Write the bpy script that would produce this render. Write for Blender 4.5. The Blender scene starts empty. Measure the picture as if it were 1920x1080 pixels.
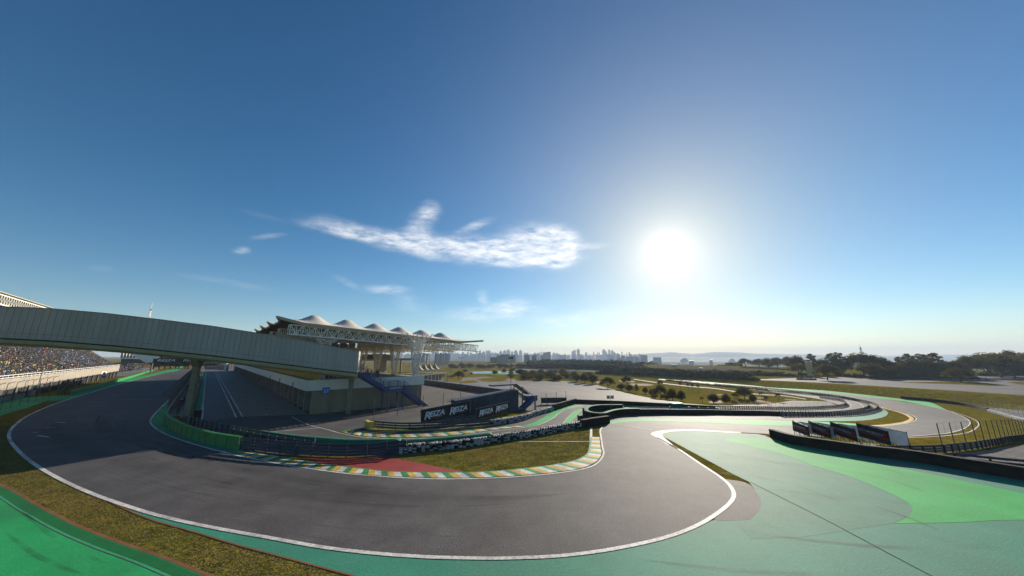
import bpy, bmesh, math, random
from mathutils import Vector, Matrix, geometry

# ----------------------------------------------------------------- scene, camera, sky, sun, exposure
C = bpy.context.scene.collection
SC = bpy.context.scene
R = math.radians
F, HOR, CAMZ = 610.0, 668.0, 11.0            # focal length (px of a 1920 wide frame), horizon row, eye height
PITCH = math.atan((HOR - 540.0) / F)
CP, SP = math.cos(PITCH), math.sin(PITCH)
cam_d = bpy.data.cameras.new("camera"); cam = bpy.data.objects.new("camera", cam_d); C.objects.link(cam)
cam_d.sensor_width = 36.0; cam_d.lens = 36.0 * F / 1920.0; cam_d.clip_start = 0.1; cam_d.clip_end = 40000
cam.location = (0, 0, CAMZ); cam.rotation_euler = (math.pi / 2 + PITCH, 0, 0)
SC.camera = cam
SC.view_settings.view_transform = 'Standard'; SC.view_settings.look = 'None'
SC.view_settings.exposure = 0.9; SC.view_settings.gamma = 1.0
SC.cycles.volume_bounces = 0; SC.cycles.max_bounces = 6; SC.cycles.transparent_max_bounces = 64
SC.cycles.use_denoising = True; SC.cycles.use_adaptive_sampling = False; SC.cycles.sample_clamp_indirect = 4.0

SUN_AZ, SUN_EL = 28.5, 18.5                  # direction to the sun, degrees right of the view, above the horizon
VIS_AZ, VIS_EL = 26.4, 16.4                  # centre of the sun's glare
def ddir(az, el):
    az, el = R(az), R(el)
    return Vector((math.sin(az) * math.cos(el), math.cos(az) * math.cos(el), math.sin(el)))
SUNDIR = ddir(SUN_AZ, SUN_EL)
sl = bpy.data.lights.new("sun", 'SUN'); sl.energy = 5.0; sl.angle = R(0.6); sl.color = (1.0, 0.90, 0.76)
so = bpy.data.objects.new("sun", sl); C.objects.link(so); so.rotation_euler = (-SUNDIR).to_track_quat('-Z', 'Y').to_euler()
so.location = (0, 0, 150)

def ray(px, py):
    x = (px - 960.0) / F; y = (540.0 - py) / F
    return Vector((x, CP - y * SP, SP + y * CP))
def azel(px, py):
    v = ray(px, py)
    return math.degrees(math.atan2(v.x, v.y)), math.degrees(math.atan2(v.z, math.hypot(v.x, v.y)))

W = bpy.data.worlds.new("World"); SC.world = W; W.use_nodes = True
def build_world():
    nt = W.node_tree; N = nt.nodes; L = nt.links; N.clear()
    def nd(t, **k):
        n = N.new(t)
        for a, b in k.items(): setattr(n, a, b)
        return n
    def mth(op, a, b=None, c=None, clamp=False):
        n = nd('ShaderNodeMath', operation=op); n.use_clamp = clamp
        for i, v in enumerate((a, b, c)):
            if v is None: continue
            if isinstance(v, (int, float)): n.inputs[i].default_value = v
            else: L.new(v, n.inputs[i])
        return n.outputs[0]
    out = nd('ShaderNodeOutputWorld')
    sky = nd('ShaderNodeTexSky'); sky.sky_type = 'NISHITA'; sky.sun_disc = False
    sky.sun_elevation = R(SUN_EL); sky.sun_rotation = R(SUN_AZ); sky.altitude = 700
    sky.air_density = 1.0; sky.dust_density = 0.2; sky.ozone_density = 2.2
    hs = nd('ShaderNodeHueSaturation'); hs.inputs['Saturation'].default_value = 1.35; hs.inputs['Value'].default_value = 1.0
    L.new(sky.outputs[0], hs.inputs['Color'])
    tc = nd('ShaderNodeTexCoord'); D = tc.outputs['Generated']
    sep = nd('ShaderNodeSeparateXYZ'); L.new(D, sep.inputs[0])
    az = mth('MULTIPLY', mth('ARCTAN2', sep.outputs[0], sep.outputs[1]), 57.2958)
    el = mth('MULTIPLY', mth('ARCSINE', sep.outputs[2]), 57.2958)
    ramp = nd('ShaderNodeValToRGB'); L.new(mth('MULTIPLY', el, 1 / 50.0, clamp=True), ramp.inputs[0]); E = ramp.color_ramp.elements
    E[0].position = 0; E[0].color = (1.04, 1.06, 1.09, 1); E[1].position = 1; E[1].color = (.84, 1.0, 1.02, 1)
    q = E.new(.16); q.color = (.90, 1.06, 1.08, 1); q = E.new(.45); q.color = (.72, 1.03, 1.03, 1)
    tint = nd('ShaderNodeVectorMath', operation='MULTIPLY'); L.new(hs.outputs[0], tint.inputs[0]); L.new(ramp.outputs[0], tint.inputs[1])
    dp0 = nd('ShaderNodeVectorMath', operation='DOT_PRODUCT'); L.new(D, dp0.inputs[0]); dp0.inputs[1].default_value = ddir(VIS_AZ, VIS_EL)
    wm = nd('ShaderNodeMix'); wm.data_type = 'RGBA'; wm.inputs[6].default_value = (1, 1, 1, 1); wm.inputs[7].default_value = (1.0, .80, .62, 1)
    L.new(mth('POWER', mth('MAXIMUM', dp0.outputs['Value'], 0.0), 22), wm.inputs[0])
    tint2 = nd('ShaderNodeVectorMath', operation='MULTIPLY'); L.new(tint.outputs[0], tint2.inputs[0]); L.new(wm.outputs[2], tint2.inputs[1])
    bg = nd('ShaderNodeBackground'); bg.inputs[1].default_value = 0.052; L.new(tint2.outputs[0], bg.inputs[0])
    cmb = nd('ShaderNodeCombineXYZ'); L.new(az, cmb.inputs[0]); L.new(el, cmb.inputs[1])
    # wispy warp of the cloud outlines
    mp = nd('ShaderNodeMapping'); mp.inputs['Scale'].default_value = (0.16, 0.30, 1); mp.inputs['Rotation'].default_value = (0, 0, R(-12))
    L.new(cmb.outputs[0], mp.inputs[0])
    nz = nd('ShaderNodeTexNoise'); nz.inputs['Scale'].default_value = 1.0; nz.inputs['Detail'].default_value = 8; nz.inputs['Roughness'].default_value = 0.62
    L.new(mp.outputs[0], nz.inputs['Vector'])
    sub = nd('ShaderNodeVectorMath', operation='SUBTRACT'); L.new(nz.outputs['Color'], sub.inputs[0]); sub.inputs[1].default_value = (.5, .5, .5)
    sc = nd('ShaderNodeVectorMath', operation='MULTIPLY'); L.new(sub.outputs[0], sc.inputs[0]); sc.inputs[1].default_value = (2.6, 1.1, 0)
    wv = nd('ShaderNodeVectorMath', operation='ADD'); L.new(cmb.outputs[0], wv.inputs[0]); L.new(sc.outputs[0], wv.inputs[1])
    def blob(px, py, sx, sy, rot, amp):
        a, e = azel(px, py); a2, _ = azel(px + 10, py); _, e2 = azel(px, py - 10)
        kx, ky = abs(a2 - a) / 10, abs(e2 - e) / 10
        m = nd('ShaderNodeMapping', vector_type='TEXTURE')
        m.inputs['Location'].default_value = (a, e, 0); m.inputs['Rotation'].default_value = (0, 0, R(rot))
        m.inputs['Scale'].default_value = (sx * kx, sy * ky, 1)
        L.new(wv.outputs[0], m.inputs[0])
        ln = nd('ShaderNodeVectorMath', operation='LENGTH'); L.new(m.outputs[0], ln.inputs[0])
        mr = nd('ShaderNodeMapRange', interpolation_type='SMOOTHERSTEP')
        mr.inputs[1].default_value = 1.0; mr.inputs[2].default_value = 0.0; mr.inputs[3].default_value = 0; mr.inputs[4].default_value = amp
        L.new(ln.outputs['Value'], mr.inputs[0])
        return mr.outputs[0]
    tot = None
    for b in [(920, 470, 230, 40, -1, .95), (1005, 460, 110, 60, 0, 1.1), (1045, 470, 60, 52, 0, .9), (850, 462, 200, 24, -3, .7), (985, 485, 150, 22, 0, .85), (1030, 445, 70, 34, 0, .8), (1050, 482, 60, 30, 0, .8), (745, 456, 190, 26, -8, .8),
              (640, 438, 110, 14, -6, .5), (806, 398, 30, 34, 20, .7), (786, 418, 40, 34, 35, .55), (770, 442, 70, 30, 25, .45), (890, 425, 60, 13, 22, .55),
              (640, 428, 120, 26, -4, .3), (1100, 462, 60, 12, 0, .35),
              (452, 470, 30, 11, 16, .5), (505, 443, 50, 8, 22, .25), (725, 542, 66, 14, 2, .6), (650, 530, 50, 10, -24, .18),
              (930, 585, 150, 30, 6, .6), (905, 558, 18, 20, 20, .42), (960, 575, 40, 30, 10, .3), (1060, 600, 120, 24, 4, .45),
              (185, 503, 44, 10, 4, .2), (430, 530, 130, 10, -3, .14), (770, 570, 60, 28, -20, .22), (1160, 590, 130, 26, 0, .22), (490, 405, 70, 9, 0, .08)]:
        o = blob(*b)
        tot = o if tot is None else mth('ADD', tot, o)
    mp2 = nd('ShaderNodeMapping'); mp2.inputs['Scale'].default_value = (0.24, .85, 1); mp2.inputs['Rotation'].default_value = (0, 0, R(-24))
    L.new(wv.outputs[0], mp2.inputs[0])
    n2 = nd('ShaderNodeTexNoise'); n2.inputs['Scale'].default_value = 1.0; n2.inputs['Detail'].default_value = 9; n2.inputs['Roughness'].default_value = 0.68
    L.new(mp2.outputs[0], n2.inputs['Vector'])
    tex = mth('MULTIPLY_ADD', n2.outputs[0], 3.0, -0.92)
    dens = mth('MULTIPLY', mth('MINIMUM', tot, 1.15), tex, clamp=True)
    dens = mth('MULTIPLY', dens, 0.66, clamp=True)
    bgc = nd('ShaderNodeBackground'); bgc.inputs[0].default_value = (1.0, 0.97, 0.94, 1); bgc.inputs[1].default_value = 0.72
    mix = nd('ShaderNodeMixShader'); L.new(dens, mix.inputs[0]); L.new(bg.outputs[0], mix.inputs[1]); L.new(bgc.outputs[0], mix.inputs[2])
    # the sun's own glare in the air round it
    dp = nd('ShaderNodeVectorMath', operation='DOT_PRODUCT'); L.new(D, dp.inputs[0]); dp.inputs[1].default_value = ddir(VIS_AZ, VIS_EL)
    dt = mth('MAXIMUM', dp.outputs['Value'], 0.0)
    add = mix.outputs[0]
    for n, s, c in [(3600, .9, (1, .97, .88)), (1000, .20, (1, .92, .76)), (260, .13, (1, .84, .64)), (80, .10, (1, .78, .60)), (22, .10, (1, .82, .68)), (6, .095, (1, .92, .84))]:
        g = nd('ShaderNodeBackground'); g.inputs[0].default_value = (*c, 1); L.new(mth('MULTIPLY', mth('POWER', dt, n), s), g.inputs[1])
        a = nd('ShaderNodeAddShader'); L.new(add, a.inputs[0]); L.new(g.outputs[0], a.inputs[1]); add = a.outputs[0]
    L.new(add, out.inputs[0])
    W.cycles.sampling_method = 'MANUAL'; W.cycles.sample_map_resolution = 2048
build_world()

# ----------------------------------------------------------------- the lie of the land
UD = Vector((-0.6756, 0.7373, 0)); ND = Vector((0.7373, 0.6756, 0)); WD = Vector((0.922, 0.387, 0))
FS = [(-20000, 0), (58, 0), (66, -.15), (76, -.6), (90, -1.6), (110, -3.4), (130, -5.2), (150, -6.8), (165, -7.8), (180, -8.5), (200, -8.9),
      (220, -9), (700, -9), (760, -11), (900, -19), (1300, -42), (1600, -50), (3000, -62), (20000, -75)]
GW = [(-20000, 0), (230, 0), (238, .4), (246, 1.4), (256, 2.6), (262, 3), (30000, 3)]
def interp(T, v):
    for (a, za), (b, zb) in zip(T, T[1:]):
        if v <= b: return za + (zb - za) * (v - a) / (b - a)
    return T[-1][1]
def hz(x, y):
    return interp(FS, x * ND.x + y * ND.y) + interp(GW, x * WD.x + y * WD.y)
def G(px, py):                                # where the sight line meets the ground
    v = ray(px, py); t = 2.0; st = 1.02
    while t < 12000:
        t2 = t * st
        if CAMZ + v.z * t2 < hz(v.x * t2, v.y * t2):
            a, b = t, t2
            for _ in range(30):
                m = (a + b) / 2
                if CAMZ + v.z * m < hz(v.x * m, v.y * m): b = m
                else: a = m
            return Vector((v.x * b, v.y * b, hz(v.x * b, v.y * b)))
        t = t2
    raise ValueError(f"no ground at {px},{py}")
def AT(px, py, d):                            # point on the sight line at depth d
    return Vector((0, 0, CAMZ)) + ray(px, py) * d
def HT(px, py, z):                            # point on the sight line at height z
    v = ray(px, py); t = (z - CAMZ) / v.z
    return Vector((0, 0, CAMZ)) + v * t
def WALL(px, py, P, Q):                       # point on the sight line in the upright plane through P and Q
    v = ray(px, py); n = Vector((Q.y - P.y, P.x - Q.x, 0)); t = n.dot(P) / n.dot(v)
    return Vector((0, 0, CAMZ)) + v * t
def us(u, s, z=None):
    p = UD * u + ND * s
    return Vector((p.x, p.y, hz(p.x, p.y) if z is None else z))

# ----------------------------------------------------------------- helpers: meshes
class MB:
    def __init__(s): s.v = []; s.f = []; s.m = []
    def add(s, vs, fs, m=0):
        o = len(s.v); s.v += [tuple(p) for p in vs]; s.f += [tuple(i + o for i in f) for f in fs]; s.m += [m] * len(fs)
    def box(s, c, sz, rz=0, m=0, M=None):
        x, y, z = sz[0] / 2, sz[1] / 2, sz[2] / 2
        M = M or (Matrix.Translation(c) @ Matrix.Rotation(rz, 4, 'Z'))
        s.add([M @ Vector(p) for p in ((-x, -y, -z), (x, -y, -z), (x, y, -z), (-x, y, -z), (-x, -y, z), (x, -y, z), (x, y, z), (-x, y, z))],
              [(3, 2, 1, 0), (4, 5, 6, 7), (0, 1, 5, 4), (1, 2, 6, 5), (2, 3, 7, 6), (3, 0, 4, 7)], m)
    def tube(s, p, q, r, n=6, r2=None, m=0, cap=True):
        p, q = Vector(p), Vector(q); d = q - p
        if d.length < 1e-6: return
        d.normalize(); a = d.orthogonal().normalized(); b = d.cross(a)
        if n == 4 and abs(d.z) < .9: 
            b = (Vector((0, 0, 1)) - d * d.z).normalized(); a = b.cross(d); a, b = (a + b).normalized(), (b - a).normalized()
        r2 = r if r2 is None else r2; vs = []
        for c, rr in ((p, r), (q, r2)):
            for k in range(n):
                t = 2 * math.pi * k / n; vs.append(c + (a * math.cos(t) + b * math.sin(t)) * rr)
        fs = [(k, (k + 1) % n, n + (k + 1) % n, n + k) for k in range(n)]
        if cap: fs += [tuple(range(n - 1, -1, -1)), tuple(range(n, 2 * n))]
        s.add(vs, fs, m)
    def beam(s, p, q, w, h, m=0):             # rectangular bar, upright section
        p, q = Vector(p), Vector(q); d = q - p; L = d.length
        if L < 1e-6: return
        d.normalize(); up = Vector((0, 0, 1))
        if abs(d.z) > .99: up = Vector((0, 1, 0))
        sd = d.cross(up).normalized(); up = sd.cross(d)
        a, b = sd * w / 2, up * h / 2
        s.add([p - a - b, p + a - b, p + a + b, p - a + b, q - a - b, q + a - b, q + a + b, q - a + b],
              [(0, 1, 2, 3), (7, 6, 5, 4), (1, 0, 4, 5), (2, 1, 5, 6), (3, 2, 6, 7), (0, 3, 7, 4)], m)
    def plate(s, pts, t, m=0, n=None):        # flat polygon given thickness
        pts = [Vector(p) for p in pts]
        if n is None: n = geometry.normal(pts[:4] if len(pts) > 3 else pts)
        k = len(pts); vs = [p + n * t / 2 for p in pts] + [p - n * t / 2 for p in pts]
        s.add(vs, [tuple(range(k)), tuple(range(2 * k - 1, k - 1, -1))] + [(i, i + k, (i + 1) % k + k, (i + 1) % k) for i in range(k)], m)
    def sweep(s, path, prof, m=0, closed=True, caps=True):   # profile (side, up) carried along a ground path
        n = len(path); k = len(prof); vs = []
        for i, p in enumerate(path):
            d = (path[min(i + 1, n - 1)] - path[max(i - 1, 0)]); d.z = 0; d.normalize()
            sd = Vector((d.y, -d.x, 0))
            for a, b in prof: vs.append(p + sd * a + Vector((0, 0, b)))
        fs = []
        for i in range(n - 1):
            for j in range(k if closed else k - 1):
                fs.append((i * k + j, i * k + (j + 1) % k, (i + 1) * k + (j + 1) % k, (i + 1) * k + j))
        if closed and caps: fs += [tuple(range(k - 1, -1, -1)), tuple((n - 1) * k + j for j in range(k))]
        s.add(vs, fs, m)
    def build(s, name, mats, parent=None, smooth=False):
        me = bpy.data.meshes.new(name); off = parent_loc(parent) if parent else Vector((0, 0, 0))
        me.from_pydata([(x - off.x, y - off.y, z - off.z) for x, y, z in s.v], [], s.f)
        mats = mats if isinstance(mats, (list, tuple)) else [mats]
        for mm in mats: me.materials.append(mm)
        if len(mats) > 1: me.polygons.foreach_set('material_index', s.m)
        if smooth: me.polygons.foreach_set('use_smooth', [True] * len(me.polygons))
        me.update(); o = bpy.data.objects.new(name, me); C.objects.link(o)
        if parent: o.parent = parent
        return o
def parent_loc(o):
    v = Vector((0, 0, 0))
    while o: v += o.location; o = o.parent
    return v
def tag(o, label, cat, group=None):
    o['label'] = label; o['category'] = cat
    if group: o['group'] = group
    return o
def thing(name, loc, label, cat, group=None):
    o = bpy.data.objects.new(name, None); C.objects.link(o); o.location = Vector(loc); o.empty_display_size = .5
    return tag(o, label, cat, group)
def dup(root, loc, rz=0, sc=1.0, label=None, scz=None):
    r = root.copy(); C.objects.link(r); r.location = Vector(loc); r.rotation_euler = (0, 0, rz); r.scale = (sc, sc, scz or sc)
    if label: r['label'] = label
    for ch in list(root.children):
        c = ch.copy(); C.objects.link(c); c.parent = r
        for g in list(ch.children):
            d = g.copy(); C.objects.link(d); d.parent = c
    return r
def spline(pts, step=1.0):                    # Catmull-Rom through points, resampled by length
    pts = [Vector(p) for p in pts]; out = []
    for i in range(len(pts) - 1):
        p0 = pts[max(i - 1, 0)]; p1 = pts[i]; p2 = pts[i + 1]; p3 = pts[min(i + 2, len(pts) - 1)]
        n = max(1, int((p2 - p1).length / step + .5))
        # centripetal-ish tangents limited by segment length
        m1 = (p2 - p0) * .5; m2 = (p3 - p1) * .5; Ls = (p2 - p1).length
        if m1.length > 1.3 * Ls: m1 = m1.normalized() * 1.3 * Ls
        if m2.length > 1.3 * Ls: m2 = m2.normalized() * 1.3 * Ls
        for k in range(n):
            t = k / n; t2 = t * t; t3 = t2 * t
            out.append(p1 * (2 * t3 - 3 * t2 + 1) + m1 * (t3 - 2 * t2 + t) + p2 * (-2 * t3 + 3 * t2) + m2 * (t3 - t2))
    out.append(pts[-1]); return out
def GP(pix, step=1.0, smooth=True):           # a path on the ground through photo points
    P = [G(*p) for p in pix]
    if not smooth: return P
    S = spline(P, step)
    for p in S: p.z = hz(p.x, p.y)
    return S
def resample(path, n):
    L = [0]
    for a, b in zip(path, path[1:]): L.append(L[-1] + (b - a).length)
    out = []; j = 0
    for k in range(n + 1):
        t = L[-1] * k / n
        while j < len(L) - 2 and L[j + 1] < t: j += 1
        f = (t - L[j]) / max(1e-9, L[j + 1] - L[j]); out.append(path[j].lerp(path[j + 1], min(max(f, 0), 1)))
    return out
def plen(path): return sum((b - a).length for a, b in zip(path, path[1:]))

# ----------------------------------------------------------------- helpers: ground sheets
def cutlines(bm):
    for T, Dn in ((FS, ND), (GW, WD)):
        vals = [v.co.x * Dn.x + v.co.y * Dn.y for v in bm.verts]
        if not vals: return
        lo, hi = min(vals), max(vals)
        for s, _ in T[1:-1]:
            if lo < s < hi:
                bmesh.ops.bisect_plane(bm, geom=bm.verts[:] + bm.edges[:] + bm.faces[:], dist=1e-5, plane_co=Dn * s, plane_no=Dn)
def drape(bm, off):
    cutlines(bm)
    bmesh.ops.triangulate(bm, faces=[f for f in bm.faces if len(f.verts) > 4])
    for v in bm.verts: v.co.z = hz(v.co.x, v.co.y) + off
    for f in bm.faces:
        f.normal_update()
        if f.normal.z < 0: f.normal_flip()
def sheet(name, polys, mat, off, kind='structure', **kw):
    bm = bmesh.new()
    for P in polys:
        P = [Vector((p.x, p.y, 0)) for p in P]
        vs = [bm.verts.new(p) for p in P]
        for t in geometry.tessellate_polygon([P]):
            try: bm.faces.new([vs[i] for i in t])
            except ValueError: pass
    drape(bm, off)
    me = bpy.data.meshes.new(name); bm.to_mesh(me); bm.free(); me.materials.append(mat)
    o = bpy.data.objects.new(name, me); C.objects.link(o)
    if kind: o['kind'] = kind
    return o
def strip(name, ribs, mats, off, kind='structure', midx=None):   # quads between paired paths
    bm = bmesh.new(); lay = []
    for (A, B) in ribs:
        va = [bm.verts.new((p.x, p.y, 0)) for p in A]; vb = [bm.verts.new((p.x, p.y, 0)) for p in B]
        for i in range(len(A) - 1):
            try:
                f = bm.faces.new((va[i], va[i + 1], vb[i + 1], vb[i]))
                if midx: f.material_index = midx(i)
            except ValueError: pass
    drape(bm, off)
    me = bpy.data.meshes.new(name); bm.to_mesh(me); bm.free()
    for m in (mats if isinstance(mats, (list, tuple)) else [mats]): me.materials.append(m)
    o = bpy.data.objects.new(name, me); C.objects.link(o)
    if kind: o['kind'] = kind
    return o
def sides(path, w0, w1=None):
    A, B = [], []; n = len(path)
    if w1 is None: w0, w1 = -w0 / 2, w0 / 2
    for i, p in enumerate(path):
        d = path[min(i + 1, n - 1)] - path[max(i - 1, 0)]; d.z = 0; d.normalize(); sd = Vector((d.y, -d.x, 0))
        A.append(p + sd * w0); B.append(p + sd * w1)
    return A, B

# ----------------------------------------------------------------- materials
def mat(name, c1, c2=None, scale=1.0, rough=.7, spec=.3, bump=0.0, bscale=None, detail=6, stretch=(1, 1, 1), c3=None, scale3=.05, amt3=.5,
        fine=0.0, fscale=30, metal=0.0, trans=0.0, tt=(1.3, 1.35, .7), contrast=.5, rot=0, lo3=.45, hi3=.65):
    m = bpy.data.materials.new(name); m.use_nodes = True; nt = m.node_tree; N = nt.nodes; L = nt.links
    p = N['Principled BSDF']; p.inputs['Roughness'].default_value = rough; p.inputs['Specular IOR Level'].default_value = spec
    p.inputs['Metallic'].default_value = metal
    if c2 is None: c2 = tuple(min(1, v * 1.22) for v in c1); c1 = tuple(v * .84 for v in c1)
    tc = N.new('ShaderNodeTexCoord'); mp = N.new('ShaderNodeMapping'); mp.inputs['Scale'].default_value = stretch
    mp.inputs['Rotation'].default_value = (0, 0, R(rot))
    L.new(tc.outputs['Object'], mp.inputs[0])
    n1 = N.new('ShaderNodeTexNoise'); n1.inputs['Scale'].default_value = scale; n1.inputs['Detail'].default_value = detail; n1.inputs['Roughness'].default_value = .6
    L.new(mp.outputs[0], n1.inputs['Vector'])
    r = N.new('ShaderNodeValToRGB'); r.color_ramp.elements[0].position = .5 - contrast / 2 * .55; r.color_ramp.elements[1].position = .5 + contrast / 2 * .55
    r.color_ramp.elements[0].color = (*c1, 1); r.color_ramp.elements[1].color = (*c2, 1); L.new(n1.outputs[0], r.inputs[0])
    col = r.outputs[0]
    if c3:
        n3 = N.new('ShaderNodeTexNoise'); n3.inputs['Scale'].default_value = scale3; n3.inputs['Detail'].default_value = 5; L.new(mp.outputs[0], n3.inputs['Vector'])
        r3 = N.new('ShaderNodeMapRange'); r3.inputs[1].default_value = lo3; r3.inputs[2].default_value = hi3; r3.inputs[4].default_value = amt3; L.new(n3.outputs[0], r3.inputs[0])
        mx = N.new('ShaderNodeMix'); mx.data_type = 'RGBA'; L.new(r3.outputs[0], mx.inputs[0]); L.new(col, mx.inputs[6]); mx.inputs[7].default_value = (*c3, 1); col = mx.outputs[2]
    if fine:
        n4 = N.new('ShaderNodeTexNoise'); n4.inputs['Scale'].default_value = fscale; n4.inputs['Detail'].default_value = 3; L.new(tc.outputs['Object'], n4.inputs['Vector'])
        mr = N.new('ShaderNodeMapRange'); mr.inputs[1].default_value = .3; mr.inputs[2].default_value = .7; mr.inputs[3].default_value = 1 - fine; mr.inputs[4].default_value = 1 + fine; L.new(n4.outputs[0], mr.inputs[0])
        vm = N.new('ShaderNodeVectorMath'); vm.operation = 'SCALE'; L.new(col, vm.inputs[0]); L.new(mr.outputs[0], vm.inputs['Scale']); col = vm.outputs[0]
    L.new(col, p.inputs['Base Color'])
    if bump:
        nb = N.new('ShaderNodeTexNoise'); nb.inputs['Scale'].default_value = bscale or scale * 4; nb.inputs['Detail'].default_value = 4; L.new(tc.outputs['Object'], nb.inputs['Vector'])
        b = N.new('ShaderNodeBump'); b.inputs['Strength'].default_value = bump; b.inputs['Distance'].default_value = .1; L.new(nb.outputs[0], b.inputs['Height']); L.new(b.outputs[0], p.inputs['Normal'])
    if trans:
        t = N.new('ShaderNodeBsdfTranslucent'); vm = N.new('ShaderNodeVectorMath'); vm.operation = 'MULTIPLY'; L.new(col, vm.inputs[0]); vm.inputs[1].default_value = tt; L.new(vm.outputs[0], t.inputs[0])
        ms = N.new('ShaderNodeMixShader'); ms.inputs[0].default_value = trans; L.new(p.outputs[0], ms.inputs[1]); L.new(t.outputs[0], ms.inputs[2])
        L.new(ms.outputs[0], N['Material Output'].inputs[0])
    return m
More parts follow.
